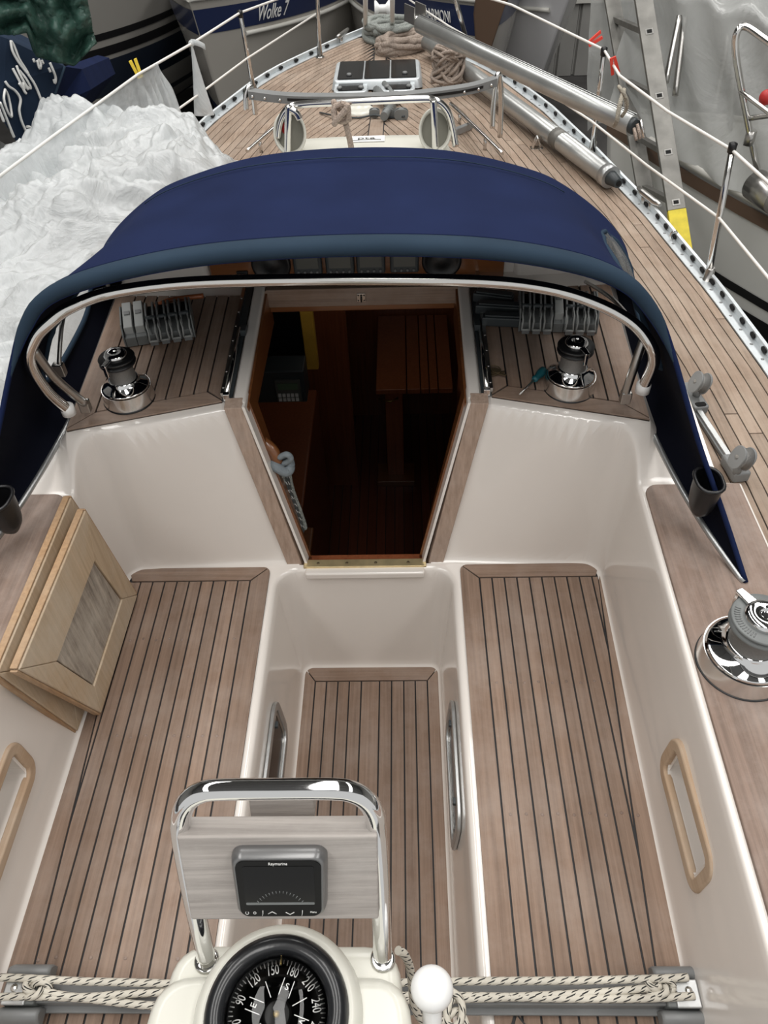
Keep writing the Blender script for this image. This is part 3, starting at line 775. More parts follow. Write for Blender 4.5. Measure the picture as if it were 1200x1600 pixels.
for sgn in (-1, 1):
    compact(wn[sgn]).build('window', 'window_film', dg_)
    pts = []
    for k in range(40):                          # border ring following the panel surface
        a = 2*math.pi*k/40; c, s_ = math.cos(a), math.sin(a)
        y = 1.66+.21*math.copysign(abs(c)**.5, c); z = 1.095+.095*math.copysign(abs(s_)**.5, s_)
        best = min((p for r in rows for p in (r[:NU//2] if sgn < 0 else r[NU//2:])), key=lambda p: (p.y-y)**2+(p.z-z)**2)
        pts.append(V(best.x-sgn*.003, y, z))
    MB().tube(spline(pts, 2, True), .0065, 6, closed=True).build('window_border', 'hem', dg_)
# hem band: folded cloth along the aft edge, tapering to a point at each shoulder
hb = []
for i in range(0, NU+1):
    p = Ar[i]; q = rows[2][i]; n_ = (q-p).normalized(); u = abs(i/NU*2-1)
    t = (Ar[min(i+1, NU)]-Ar[max(i-1, 0)]).normalized(); up = t.cross(n_)
    c_ = V(0, p.y, .9)
    if up.dot(p-c_) < 0: up = -up
    k = lerp(1, .06, ss((u-.50)/.17)); dn = -up
    if u < .70: hb.append([p+n_*.040*k+up*.003, p+n_*.022*k+up*.006*k, p+up*.005*k-n_*.004*k, p-n_*.012*k+dn*.004*k, p-n_*.012*k+dn*.014*k, p-n_*.006*k+dn*.022*k, p+n_*.004*k+dn*.020*k])
MB().grid(hb).build('hem', 'hem', dg_, solid=.0015)
MB().tube([r[5]+(r[5]-r[4])*.05 for r in hb[6:-6]], .0016, 4).build('seam', 'canvas', dg_)
MB().tube([r[0]+V(0, 0, .001) for r in hb[6:-6]], .0018, 4).build('seam', 'canvas', dg_)
MB().tube(Ar, .0055, 8).build('rolled_edge', 'canvas', dg_)
# stitched seam near the front of the canopy
MB().tube([Ar[i].lerp(Br[i], .86)+V(0, 0, .0025) for i in range(28, NU-27)], .0012, 4).build('seam', 'hem', dg_)
# steel frame of the dodger
def bar(name, pts, r, mat='steel', parent=None, n=6, seg=12): return MB().tube(spline(pts, n), r, seg).build(name, mat, parent)
gb = [at(106, 640, y=1.38), at(72, 610, y=1.35), at(46, 565, y=1.33), at(55, 528, y=1.33), at(78, 503, y=1.34), at(110, 480, y=1.36), at(170, 458, y=1.40), at(280, 443, y=1.42), at(420, 438, y=1.42), at(600, 437, y=1.42), at(760, 440, y=1.42), at(860, 452, y=1.42), at(930, 473, y=1.40), at(985, 502, y=1.38), at(1014, 535, y=1.36), at(1022, 565, y=1.36), at(1005, 605, y=1.38)]
bar('grab_bar', gb, .0125, 'steel', dg_, seg=16)
for p in (gb[0], gb[-1]): MB().lathe([(.016, -.012), (.016, .01), (.012, .014)], Matrix.Translation(p), 16).build('end_socket', 'white_plastic', dg_)
bar('strut', [at(52, 545, y=1.34), at(85, 590, y=1.37), at(132, 630, y=1.41)], .010, 'steel_old', dg_)
bar('strut', [at(118, 445, y=1.6), at(98, 500, y=1.5), at(92, 570, y=1.43)], .005, 'steel_old', dg_)
bar('strut', [at(1006, 530, y=1.44), at(992, 570, y=1.43), at(977, 615, y=1.43)], .010, 'steel_old', dg_)
bar('strut', [at(915, 440, y=1.9), at(960, 470, y=1.6), at(1000, 520, y=1.43)], .005, 'steel_old', dg_)
for px, py in ((132, 632), (978, 618), (92, 575)):
    p = at(px, py, y=1.43); MB().box(tuple(p-V(.012, .01, .02)), tuple(p+V(.012, .01, .012))).build('hinge', 'steel_old', dg_, bevel=.003)
bar('front_bow', [Br[i]+(V(0, 1.95, 1.1)-Br[i]).normalized()*.016 for i in range(4, NU-3, 6)], .010, 'steel_old', dg_)
for sgn in (-1, 1):                              # bolt rope track along the coaming
    pts = [r[0 if sgn < 0 else NU]+V(-sgn*.004, 0, 0) for r in rows[::6]]
    bar('bolt_rope', pts, .007, 'alu', dg_)
# black handle pockets hanging under the dodger edge
for sgn, px, py, lb in ((1, 1100, 772, 'black pocket hanging inside the right dodger edge above the coaming'), (-1, 8, 800, 'black pocket hanging inside the left dodger edge by the leaning panels')):
    c = at(px, py, x=sgn*.735)
    t = thing('handle_pocket', lb, 'pocket', tuple(c-V(0, 0, .03)))
    rows = []
    for k in range(9):
        z = c.z+.04-.0115*k; s_ = [1, 1, .99, .97, .94, .9, .84, .72, .45][k]
        rows.append([V(c.x+.026*s_*x, c.y+.036*s_*y, z) for x, y in rrect(2, 2, .8, 4)])
    g = MB().grid(rows, wrap=True); g.f.append(tuple(range(len(g.v)-28, len(g.v)))); g.uv.append(None); g.build('bag', 'black', t)
    MB().tube([V(c.x+.027*x, c.y+.037*y, c.z+.04) for x, y in rrect(2, 2, .8, 4)], .004, 6, closed=True).build('rim', 'black', t)
# ------------------------------------------------------------------ winches
def winch(lab, loc, R, H, big=False, rot=0, group=None):
    t = thing('winch', lab, 'winch', tuple(loc), group); k = Matrix.Translation(loc); c = R
    MB().lathe([(c*1.02, -.002), (c*1.02, .0025), (c, .0025)], k, 56, cap=False).build('contact_shadow_ring', 'black', t)  # black ring under the skirt, put in as its contact shadow
    MB().lathe([(c*1.0, .002), (c*.95, H*.27)], k, 56, cap=False).lathe([(c*.95, H*.27), (c*.92, H*.27)], k, 56, cap=False).build('base_skirt', 'chrome_soft', t)
    MB().lathe([(c*.92, H*.285), (c*.86, H*.30), (c*.64, H*.385), (c*.56, H*.43), (c*.56, H*.45), (c*.4, H*.45)], k, 56).build('base_cone', 'chrome', t)
    MB().lathe([(c*.54, H*.42), (c*.50, H*.46), (c*.485, H*.55), (c*.485, H*.68), (c*.52, H*.74), (c*.62, H*.765)], k, 48).build('drum', 'drum_grey', t)
    MB().lathe([(c*.3, H*.765), (c*.66, H*.765), (c*.69, H*.79), (c*.66, H*.815), (c*.5, H*.825), (c*.5, H*.845), (c*.66, H*.855), (c*.69, H*.88), (c*.66, H*.90), (c*.3, H*.905)], k, 48).build('self_tailer', 'plastic_grey' if big else 'black', t)
    mb = MB().lathe([(c*.44, H*.90), (c*.43, H*.955), (c*.36, H*.99), (c*.16, H*1.0), (c*.13, H*.98), (c*.10, H*.95), (0, H*.95)], k, 40); cap = mb.build('cap', 'chrome', t)
    M = k @ Matrix.Rotation(rot, 4, 'Z')
    mb = MB().quad_slab([M @ V(c*.30, -c*.13, H*.92), M @ V(c*.82, -c*.09, H*.90), M @ V(c*.82, c*.09, H*.90), M @ V(c*.30, c*.13, H*.92)], V(0, 0, H*.045)); mb.build('feeder_arm', 'chrome', t, bevel=c*.03)
    mb = MB().quad_slab([M @ V(c*.70, -c*.08, H*.70), M @ V(c*.80, -c*.08, H*.70), M @ V(c*.80, c*.08, H*.70), M @ V(c*.70, c*.08, H*.70)], V(0, 0, H*.22)); mb.build('feeder_tip', 'chrome', t, bevel=c*.025)
    MB().lathe([(0, H*.956), (c*.085, H*.956), (c*.085, H*.96), (0, H*.96)], k, 8).build('socket', 'hole', cap)
    if big:
        for i in range(14):                      # raised ribs on the feeder ring
            a = rot+.6+.11*i; u = V(math.cos(a), math.sin(a), 0); p = loc+V(0, 0, H*.905)
            MB().tube([p+u*c*.50, p+u*c*.62], .0012, 5).build('rib', 'plastic_mid', t)
    return t
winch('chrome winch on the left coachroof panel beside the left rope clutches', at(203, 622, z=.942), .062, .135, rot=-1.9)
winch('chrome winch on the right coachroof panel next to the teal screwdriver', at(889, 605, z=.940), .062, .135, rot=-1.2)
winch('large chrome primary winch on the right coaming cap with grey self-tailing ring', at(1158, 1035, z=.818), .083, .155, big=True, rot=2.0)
# ------------------------------------------------------------------ rope clutches
def clutch_bank(lab, p0, p1, n, pale=(), nlab='rope clutch banks'):
    c = (p0+p1)/2; t = thing('rope_clutch_bank', lab, 'rope clutch', tuple(c))
    ux = (p1-p0).normalized(); uy = V(-ux.y, ux.x, 0).normalized(); w = (p1-p0).length/n
    for i in range(n):
        o = p0+ux*(i*w); M = frame(o, ux, uy)
        def P(x, y, z): return M @ V(x, y, z)
        pl_ = i in pale
        pr = [(0, 0), (0, .026), (.020, .036), (.11, .036), (.115, 0)]
        MB().prism([P(.0006, y, z) for y, z in pr], M.to_3x3() @ V(w-.0012, 0, 0)).build('clutch_body', 'plastic_grey', t, bevel=.0015)
        if pl_:
            MB().prism([P(w*.10, y, z) for y, z in [(.010, .030), (.012, .050), (.10, .072), (.115, .060), (.115, .030)]], M.to_3x3() @ V(w*.80, 0, 0)).build('lever', 'lever_pale', t, bevel=.002)
            MB().box((0, 0, 0), (w*.5, .012, .002), M @ Matrix.Translation((w*.25, .055, .0615)) @ Matrix.Rotation(.24, 4, 'X')).build('lever_mark', 'plastic_mid', t, smooth=False)
        else:
            for s_ in (.10, .72):                # curved cheek plates of the open clutch
                MB().prism([P(w*s_, y, z) for y, z in [(.016, .030), (.020, .050), (.036, .064), (.060, .070), (.088, .070), (.108, .058), (.112, .034)]], M.to_3x3() @ V(w*.16, 0, 0)).build('cheek', 'plastic_mid', t, bevel=.001)
            MB().tube([P(w*.05, .034, .056), P(w*.95, .034, .056)], .006, 8).build('cross_pin', 'plastic_dark', t)
            MB().box((0, 0, 0), (w*.4, .05, .004), M @ Matrix.Translation((w*.29, .045, .05))).build('cam', 'hole', t, smooth=False)
            mb = MB()
            for s_ in (.12, .86): mb.tube([P(w*s_, .024, .050), P(w*s_, .004, .048), P(w*(s_*.8+.1), -.006, .036), P(w*s_, -.014, .016)], .0024, 6)
            mb.tube([P(w*.10, -.0145, .015), P(w*.88, -.0145, .015)], .0030, 6); mb.build('bail', 'lever_pale', t)
            MB().box((0, 0, 0), (w*.70, .004, .012), M @ Matrix.Translation((w*.14, -.016, .003))).build('lip', 'plastic_mid', t, bevel=.001)
    for s_, o in ((-.004, p0), (0, p1)):
        M = frame(o, ux, uy); mb = MB().prism([M @ V(s_, y, z) for y, z in [(-.002, 0), (-.002, .030), (.018, .056), (.09, .068), (.118, .050), (.118, 0)]], M.to_3x3() @ V(.004, 0, 0)); mb.build('side_plate', 'plastic_grey', t, bevel=.001)
    return t
clutch_bank('bank of six grey rope clutches on the left coachroof panel', at(199, 543, z=.965), at(304, 527, z=.965), 6, (0, 1))
clutch_bank('bank of seven grey rope clutches on the right coachroof panel beside the dark handles', at(812, 518, z=.966), at(930, 521, z=.966), 7, (3,))
# dark clutch handles left of the right bank
for (px0, py0, px1, py1, z, lb) in ((738, 462, 800, 470, .975, 'topmost dark grey lever block left of the right rope clutches'), (742, 481, 815, 486, .975, 'middle dark grey lever block left of the right rope clutches'), (752, 500, 815, 503, .972, 'lowest dark grey lever block, lying on the teak left of the right rope clutches')):
    a, b = at(px0, py0+10, z=z), at(px1, py1+10, z=z); t = thing('lever_block', lb, 'lever', tuple(a.lerp(b, .5)-V(0, 0, .015)), 'dark lever blocks by the right clutches')
    M = frame(a, b-a, V(0, 1, 0)); L = (b-a).length
    mb = MB().prism([M @ V(x, y, 0) for x, y in [(0, 0), (L, 0), (L, .030), (.01, .030), (0, .022)]], V(0, 0, .026)); mb.build('block', 'plastic_dark', t, bevel=.004)
    mb = MB().box((.008, .004, .026), (L-.004, .026, .031), M); mb.build('lid', 'plastic_dark', t, bevel=.002)
# second stray items: keys and screwdriver
k = at(772, 584, z=.945); ky = thing('keys', 'small bunch of tarnished keys on the right coachroof panel', 'keys', tuple(k))
MB().tube([k+V(.016*math.cos(a), .012*math.sin(a)+.006, .008+.003*math.sin(a)) for a in [2*math.pi*i/20 for i in range(20)]], .0013, 6, closed=True).build('key_ring', 'old_brass', ky)
for i, a in enumerate((.2, -.5, 2.6)):
    M = Matrix.Translation(k+V(-.004+.004*i, -.006, .004+.004*i)) @ Matrix.Rotation(a, 4, 'Z')
    mb = MB(); mb.prism([M @ V(x, y, 0) for x, y in rrect(.022, .017, .007, 3)], V(0, 0, .003)); mb.box((.01, -.003, 0), (.03, .003, .003), M); mb.build('key', 'old_brass', ky, smooth=False)
a, b = at(812, 616, z=.955), at(853, 575, z=.965); sd = thing('screwdriver', 'screwdriver with a teal handle leaning against the right coachroof winch', 'screwdriver', tuple(a))
d = (b-a).normalized(); h0 = a+d*(b-a).length*.52
MB().tube([a, h0], .0026, 8).build('shaft', 'steel_old', sd)
MB().tube([h0+d*t_ for t_ in (0, .006, .012, .03, .045, .05)], [.005, .009, .007, .011, .011, .005], 12).build('handle', 'teal', sd)
# socket recess with a brown batten in the roof edge behind the left clutches
bt = bar('batten', [at(232, 488, z=.985), at(262, 470, z=1.0), at(318, 462, z=1.0)], .007, 'varnish'); tag(bt, 'short dark brown stick lying behind the left rope clutches', 'stick')
# ------------------------------------------------------------------ instrument board
ib = thing('instrument_board', 'wooden board with four dark instruments and two black loudspeakers under the dodger', 'instrument board', (0, 2.0, .96))
MB().box((-.425, 1.985, .965), (.40, 2.004, 1.095)).build('board', 'varnish_x', ib, bevel=.003)
def px_x(px): return at(px, 420, y=1.98).x
for px in (424, 690):
    MB().lathe([(0, .006), (.012, .006), (.02, .003), (.044, .004), (.048, .008), (.054, .006), (.056, 0)], frame(V(px_x(px), 1.985, 1.030), V(1, 0, 0), V(0, 0, 1)), 32).build('speaker', 'black', ib)
for px in (482, 532, 580, 632):
    x = px_x(px); mb = MB().box((x-.040, 1.966, 1.004), (x+.040, 1.985, 1.085)); o = mb.build('display', 'plastic_dark', ib, bevel=.006)
    MB().box((x-.030, 1.963, 1.026), (x+.030, 1.967, 1.078)).build('screen', 'lcd_pale', o, smooth=False)
    for i in range(4): MB().ball(V(x-.026+.0173*i, 1.965, 1.0145), .0045, 6).build('button', 'plastic_mid', o)
x = px_x(377); MB().box((x-.016, 1.978, .985), (x+.016, 1.985, 1.015)).build('switch_plate', 'black', ib, bevel=.002)
for dx in (-.006, .006): MB().box((x+dx-.0015, 1.975, .992), (x+dx+.0015, 1.979, 1.008), None).build('toggle', 'varnish', ib, smooth=False)
# ------------------------------------------------------------------ leaning wooden companionway boards
def bil(q, u, v): return q[0].lerp(q[1], u).lerp(q[3].lerp(q[2], u), v)
def board(lab, q, th, inset=None, mat='bare_wood', lip=False):
    n_ = (q[1]-q[0]).cross(q[3]-q[0]).normalized()
    if n_.dot(CAM-q[0]) < 0: n_ = -n_
    t = thing('washboard', lab, 'wooden panel', tuple(min(q, key=lambda p: p.z)))
    u0, u1, v0, v1 = inset
    def sl(name, us, m_, hgt=th, off=0., bev=.003):
        mb = MB().quad_slab([bil(q, *uv_)+n_*off for uv_ in us], n_*hgt); return mb.build(name, m_, t, bevel=bev)
    sl('stile', [(0, 0), (u0, v0), (u0, v1), (0, 1)], 'bare_wood')
    sl('stile', [(u1, v0), (1, 0), (1, 1), (u1, v1)], 'bare_wood')
    sl('cross_rail', [(0, 0), (1, 0), (u1, v0), (u0, v0)], 'bare_wood')
    sl('cross_rail', [(u0, v1), (u1, v1), (1, 1), (0, 1)], 'bare_wood')
    sl('centre_panel', [(u0+.01, v0+.01), (u1-.01, v0+.01), (u1-.01, v1-.01), (u0+.01, v1-.01)], 'panel_wood', th*.8, 0, .002)
    for a, b in (((0, 0), (1, 0)), ((0, 1), (1, 1)), ((0, 0), (0, 1)), ((1, 0), (1, 1))):
        d = (bil(q, .5, .5)-bil(q, (a[0]+b[0])/2, (a[1]+b[1])/2)).normalized()*.006
        p0, p1 = bil(q, *a), bil(q, *b)
        mb = MB().quad_slab([p0, p1, p1-d, p0-d], n_*(th*.82)); mb.build('edge_strip', 'bare_wood_edge', t, bevel=.002)
    return t, n_
zs = .470; zt = .868
q1 = [at(122, 797, z=zt), at(205, 929, z=zs), at(147, 1114, z=zs), at(16, 1046, z=zt)]
t1, nn = board('front washboard of bare wood with a greyed centre panel, leaning over the left seat', q1, .018, (.30, .80, .17, .86))
q2 = [at(108, 777, z=zt+.005), at(200, 915, z=zs-.006), at(118, 1142, z=zs-.006), at(-8, 1052, z=zt-.0)]
q2 = [p-nn*.012 for p in q2]
board('rear washboard of bare wood, mostly hidden behind the front one on the left seat', q2, .018, (.30, .80, .17, .86))
# ------------------------------------------------------------------ hand holds in the coaming, opening ports in the footwell
def ringpart(name, mat, parent, M, w, h, r, band, t, bevel=.002):
    return ring(MB(), rrect(w, h, r, 6), rrect(w-2*band, h-2*band, max(.004, r-band), 6), M, t).build(name, mat, parent, bevel=bevel)
for sgn, lb in ((-1, 'teak rimmed hand hold recess in the left coaming face near the washboards'), (1, 'teak rimmed hand hold recess in the right coaming face below the large winch')):
    zc_ = .64; xw = SXF(sgn, .6)+.018*(zc_-.47)/.33-.001
    M = frame(V(sgn*xw, .60, zc_), V(0, 1, 0), V(sgn*.055, 0, 1))
    if M.col[2].x*sgn > 0: M = frame(V(sgn*xw, .60, zc_), V(0, -1, 0), V(sgn*.055, 0, 1))
    hh = sroot('hand_hold', lb, 'hand hold', (sgn*.64, .60, .64))
    ringpart('teak_rim', 'ring_teak', hh, M @ Matrix.Translation((0, 0, -.010)), .265, .130, .040, .026, .017, bevel=.005)
    g = MB()
    o = rrect(.214, .080, .020, 5); rows = [[M @ V(x, y, 0) for x, y in o], [M @ V(x, y, -.055) for x, y in o]]
    g.grid(rows, wrap=True); g.f.append(tuple(range(len(o), 2*len(o)))); g.uv.append(None); g.build('recess', 'gelcoat', hh, smooth=False)
for sgn, lb in ((-1, 'opening port in the left wall of the footwell'), (1, 'opening port in the right wall of the footwell')):
    xw = lambda z: .217+.022*clamp((z-.03)/.40)
    zc = .25; M = frame(V(sgn*(xw(zc)-.001), .865, zc), V(0, 1, 0), V(sgn*.055, 0, 1))
    if M.col[2].x*sgn > 0: M = frame(V(sgn*(xw(zc)-.001), .865, zc), V(0, -1, 0), V(sgn*.055, 0, 1))
    pt = sroot('window_1' if sgn < 0 else 'window_2', lb, 'port', (sgn*.235, .83, .25))
    ringpart('port_frame', 'alu', pt, M, .34, .185, .05, .022, .010, .003)
    ringpart('inner_frame', 'steel_old', pt, M, .296, .141, .035, .010, .005, .001)
    mb = MB().prism([M @ V(x, y, .001) for x, y in rrect(.285, .13, .03, 5)], M.to_3x3() @ V(0, 0, .002)); mb.build('pane', 'tinted', pt, smooth=False)
    for s_ in (-1, 1):
        mb = MB().box((-.008, -.006, .003), (.008, .006, .016), M @ Matrix.Translation((s_*.10, .062, 0))); mb.build('dog', 'plastic_dark', pt, bevel=.002)
# ------------------------------------------------------------------ steering pedestal
pc = at(428, 1578, z=1.030)
pd = thing('steering_pedestal', 'cream steering pedestal with compass, steel guard rail and instrument at the bottom of the photo', 'pedestal', (pc.x, pc.y, 0.008))
def shell(name, cx, y0, y1, w0, w1, z0, z1, r, mat='cream', bev=.018):
    out = [(cx-w0/2, y0), (cx+w0/2, y0), (cx+w1/2, y1), (cx-w1/2, y1)]
    pts = []
    for i in range(4):
        p, a, b = V(*out[i], 0), V(*out[i-1], 0), V(*out[(i+1) % 4], 0); d1 = (a-p).normalized()*r; d2 = (b-p).normalized()*r
        for k in range(7):
            t = k/6; pts.append(p+d1*(1-t)**2+d2*t*t)
    mb = MB().prism([V(p.x, p.y, z0) for p in pts], V(0, 0, z1-z0)); return mb.build(name, mat, pd, bevel=bev, bseg=5)
hx = at(445, 1500, z=.975).x
shell('column', hx, -.02, .17, .16, .15, .012, .90, .05)
yb_ = at(445, 1474, z=.972).y; yl_ = at(445, 1536, z=.985).y
shell('housing', hx, yb_-.34, yb_, .335, .295, .86, .972, .045)
shell('compass_deck', hx, yb_-.33, yb_-.040, .345, .320, .90, .992, .05)
K = Matrix.Translation(V(pc.x, pc.y, 0))
MB().lathe([(.105, .97), (.103, .992), (.098, 1.004), (.090, 1.010), (.082, 1.008), (.080, .99)], K, 56, cap=False).build('collar', 'cream', pd)
cp = MB().lathe([(.088, .99), (.0875, 1.008), (.084, 1.018), (.076, 1.024), (.066, 1.022), (.062, 1.014), (.061, 1.002)], K, 64, cap=False).build('compass', 'bezel_dark', pd)
MB().lathe([(0, 1.004), (.062, 1.004)], K, 48).build('card', 'black', cp)
MB().lathe([(.0, 1.0065), (.014, 1.0065), (.018, 1.0045)], K, 32).build('hub', 'black_gloss', cp)
MB().lathe([(0, 1.012), (.0035, 1.011), (.004, 1.006)], K, 16).build('pivot', 'gold', cp)
import math as _m
cz = 1.0048
def cpt(ang, r): a = _m.radians(ang); return V(pc.x+r*_m.sin(a), pc.y+r*_m.cos(a), cz)
def cframe(ang, r):
    a = _m.radians(ang); return frame(cpt(ang, r), V(_m.cos(a), -_m.sin(a), 0), V(_m.sin(a), _m.cos(a), 0))
OFF = 18-180
for v in range(0, 360, 30):
    s_ = '%d' % v if v else '0'
    if v % 90 or True: text('numeral', s_, 'white_mark', cp, cframe(v+OFF, .0475) @ Matrix.Diagonal((.85, 1.25, 1, 1)), .0122)
for v, s_ in ((0, 'N'), (90, 'E'), (180, 'S'), (270, 'W')): text('letter', s_, 'white_mark', cp, cframe(v+OFF, .0305), .0105)
g = MB()
for v in range(0, 360, 5):
    r0 = .054 if v % 10 else .0525; a_ = cframe(v+OFF, (r0+.0585)/2); L = (.0585-r0)/2; g.box((-.0006, -L, 0), (.0006, L, .0004), a_)
for v in range(0, 360, 45):
    for s_ in ((-.0065, .0065) if v % 90 == 0 else (0,)): g.box((s_-.0005, -.010, 0), (s_+.0005, .009, .0004), cframe(v+OFF, .030))
o = g.build('tick_marks', 'white_mark', cp, smooth=False)
MB().box((-.0008, .052, 0), (.0008, .0625, .006), Matrix.Translation(V(pc.x, pc.y, cz+.0))).build('lubber_line', 'gold', cp, smooth=False)
MB().lathe([(.0615, 1.012), (.055, 1.024), (.042, 1.034), (.024, 1.040), (0, 1.042)], K, 48, cap=False).build('dome', 'dome_glass', cp)
# guard rail
dep = lambda py: lerp(.985, .905, (1490-py)/200) if py > 1290 else lerp(.905, .872, (1290-py)/57)
gp = [(323, 1500), (303, 1410), (291, 1350), (283, 1300), (284, 1272), (294, 1251), (312, 1239), (340, 1234), (430, 1233), (520, 1233), (552, 1238), (573, 1251), (585, 1272), (588, 1300), (592, 1350), (595, 1410), (598, 1500)]
gr = MB().tube(spline([atd(x, y, dep(y)) for x, y in gp], 6), .0122, 20).build('guard_rail', 'chrome', pd)
for x, y in ((322, 1500), (598, 1500)):
    p = atd(x, y, dep(y)); MB().lathe([(.0165, .970), (.016, .974), (.013, .976)], Matrix.Translation(V(p.x, p.y, 0)), 20).build('rail_foot', 'steel', pd)
    MB().tube([V(p.x, p.y, .97), p], .0122, 16).build('rail_leg', 'chrome', pd)
# weathered board between the legs
TL, TR, BR, BL = atd(275, 1308, .888), atd(590, 1306, .888), atd(592, 1437, .935), atd(298, 1438, .935)
bx = (TR-TL).normalized(); by = (TL-BL+TR-BR).normalized(); bn = bx.cross(by).normalized()
if bn.dot(CAM-TL) < 0: bn = -bn
MB().quad_slab([BL, BR, TR, TL], -bn*.034).build('instrument_plank', 'grey_wood', pd, bevel=.003)
a, b = atd(392, 1280, .945), atd(492, 1278, .945)
MB().quad_slab([a, b, b+by*.03, a+by*.03], -bn*.03).build('backing_block', 'grey_wood', pd, bevel=.002)
ic = atd(437, 1388, .893); 
M = frame(ic, bx, by)
if (M.to_3x3() @ V(0, 0, 1)).dot(bn) < 0: M = frame(ic, bx, -by) 
def poly_i(w, h, r, tap=.0): return [(x*(1+tap*(y/h)), y) for x, y in rrect(w, h, r, 6)]
rows = []
for z, s_ in ((-.026, 1.06), (-.012, 1.06), (-.004, 1.03), (0, .97)): rows.append([M @ V(x*s_, y*s_, z) for x, y in poly_i(.103, .090, .013, .06)])
g = MB().grid(rows, wrap=True); g.f.append(tuple(range(len(g.v)-28, len(g.v)))); g.uv.append(None); g.flat.add(len(g.f)-1)
ins = g.build('instrument', 'bezel_grey', pd)
MB().prism([M @ V(x, y, 0) for x, y in poly_i(.097, .084, .011, .05)], bn*.0015).build('face', 'black_gloss', ins, smooth=False)
MB().prism([M @ V(x, y+.006, .0015) for x, y in poly_i(.082, .058, .003)], bn*.0004).build('screen', 'lcd', ins, smooth=False)
MB().prism([M @ V(x, y-.0215, .0019) for x, y in rrect(.080, .0035, .001, 2)], bn*.0003).build('screen_bar', 'plastic_grey', ins, smooth=False)
def TM_(x, y, sx=1., sy=1.): 
    m_ = M.copy(); m_.translation = M @ V(x, y, .0017); return m_ @ Matrix.Diagonal((sx, sy, 1, 1))
text('lettering', 'Raymarine', 'white_mark', ins, TM_(0, .0385), .0052)
text('lettering', 'Menu', 'white_mark', ins, TM_(.038, -.0355), .0034)
for x, s_ in ((-.0105, 1), (.0105, -1)):
    MB().tube([M @ V(x-.005, -.0365-.0012*s_, .002), M @ V(x, -.0365+.0022*s_, .002), M @ V(x+.005, -.0365-.0012*s_, .002)], .0005, 4).build('arrow_mark', 'white_mark', ins)
for x in (-.0215, .025): MB().tube([M @ V(x-.0008, -.0405, .002), M @ V(x, -.037, .002), M @ V(x+.0002, -.0325, .002)], .0005, 4).build('divider_mark', 'white_mark', ins)
MB().tube([M @ V(-.040+.002*math.cos(a), -.036+.002*math.sin(a), .002) for a in [2.1+5.2*i/12 for i in range(13)]], .0004, 4).build('power_mark', 'white_mark', ins)
MB().tube([M @ V(-.031+.0016*math.cos(a), -.036+.0016*math.sin(a), .002) for a in [2*math.pi*i/12 for i in range(12)]], .0004, 4, closed=True).build('light_mark', 'white_mark', ins)
g = MB()
for i in range(19):                              # faint dial marks on the dark screen
    a = math.radians(lerp(-62, 62, i/18)); c = V(math.sin(a)*.036, -.047+math.cos(a)*.045, 0)
    if c.y > -.018: g.tube([M @ V(c.x, c.y, .002), M @ V(c.x*.90, c.y-.0035, .002)], .0005, 4)
g.build('dial_marks', 'plastic_grey', ins)
# throttle lever with a white knob
kc = at(675, 1545, z=.985); tl = thing('throttle_lever', 'white engine control lever with a rounded knob right of the pedestal', 'lever', (kc.x, kc.y-.05, .70))
rows = []
g = MB(); pr = []
for i in range(17):
    a = math.pi*i/16; pr.append((abs(math.sin(a))**.75*.0265, -math.cos(a)*.0225))
g.lathe(pr, Matrix.Translation(kc), 32); g.build('knob', 'white_plastic', tl)
bar('shaft', [kc+V(0, -.002, -.015), kc+V(.0, -.030, -.06), kc+V(0, -.05, -.15), kc+V(-.01, -.06, -.285)], [.013]*3+[.013] if False else .0125, 'white_plastic', tl)
MB().box(tuple(kc+V(-.06, -.085, -.30)), tuple(kc+V(.02, -.03, -.24))).build('lever_base', 'cream', tl, bevel=.01)
# ------------------------------------------------------------------ mainsheet traveller across the seats
tv = thing('traveller_track', 'grey aluminium traveller track running across the cockpit behind the pedestal', 'track', (0, .34, .457))
a, b = at(20, 1556, z=.50), at(1060, 1549, z=.50)
ty = (a.y+b.y)/2
MB().box((-.60, ty-.016, .472), (.60, ty+.016, .498)).build('track', 'plastic_mid', tv, bevel=.003)
MB().box((-.60, ty-.026, .464), (.60, ty+.026, .472)).build('track_foot', 'plastic_mid', tv, bevel=.002)
for sgn in (-1, 1):
    def bx_(n, a, b, m_, bv=.003, par=tv):
        a = V(*a); b = V(*b); lo = V(min(sgn*a.x, sgn*b.x), a.y, a.z); hi = V(max(sgn*a.x, sgn*b.x), b.y, b.z)
        return MB().box(tuple(lo), tuple(hi)).build(n, m_, par, bevel=bv)
    # half-round end cheeks with a bolted plate between
    for dy in (-.034, .034):
        rows = []
        for x in (.548, .553, .62, .628):
            s_ = .85 if x in (.548, .628) else 1
            rows.append([V(sgn*x, ty+dy+.016*s_*math.cos(t_), .472+.034*s_*abs(math.sin(t_))) for t_ in [math.pi*i/10 for i in range(11)]])
        g = MB().grid(rows)
        for rr in (0, 3): g.f.append(tuple(rr*11+i for i in range(11))); g.uv.append(None); g.flat.add(len(g.f)-1)
        e = g.build('end_cheek', 'plastic_mid', tv)
    bx_('sheave_plate', (.575, ty-.022, .508), (.618, ty+.022, .513), 'alu')
    bx_('end_block', (.56, ty-.02, .466), (.622, ty+.02, .508), 'plastic_grey', .004)
    MB().lathe([(0, .004), (.006, .003), (.007, 0)], Matrix.Translation(V(sgn*.600, ty+.004, .513)), 12).build('bolt', 'steel', tv)
    MB().lathe([(0, .004), (.006, .003), (.007, 0)], Matrix.Translation(V(sgn*.575, ty-.002, .512)), 12).build('bolt', 'steel', tv)
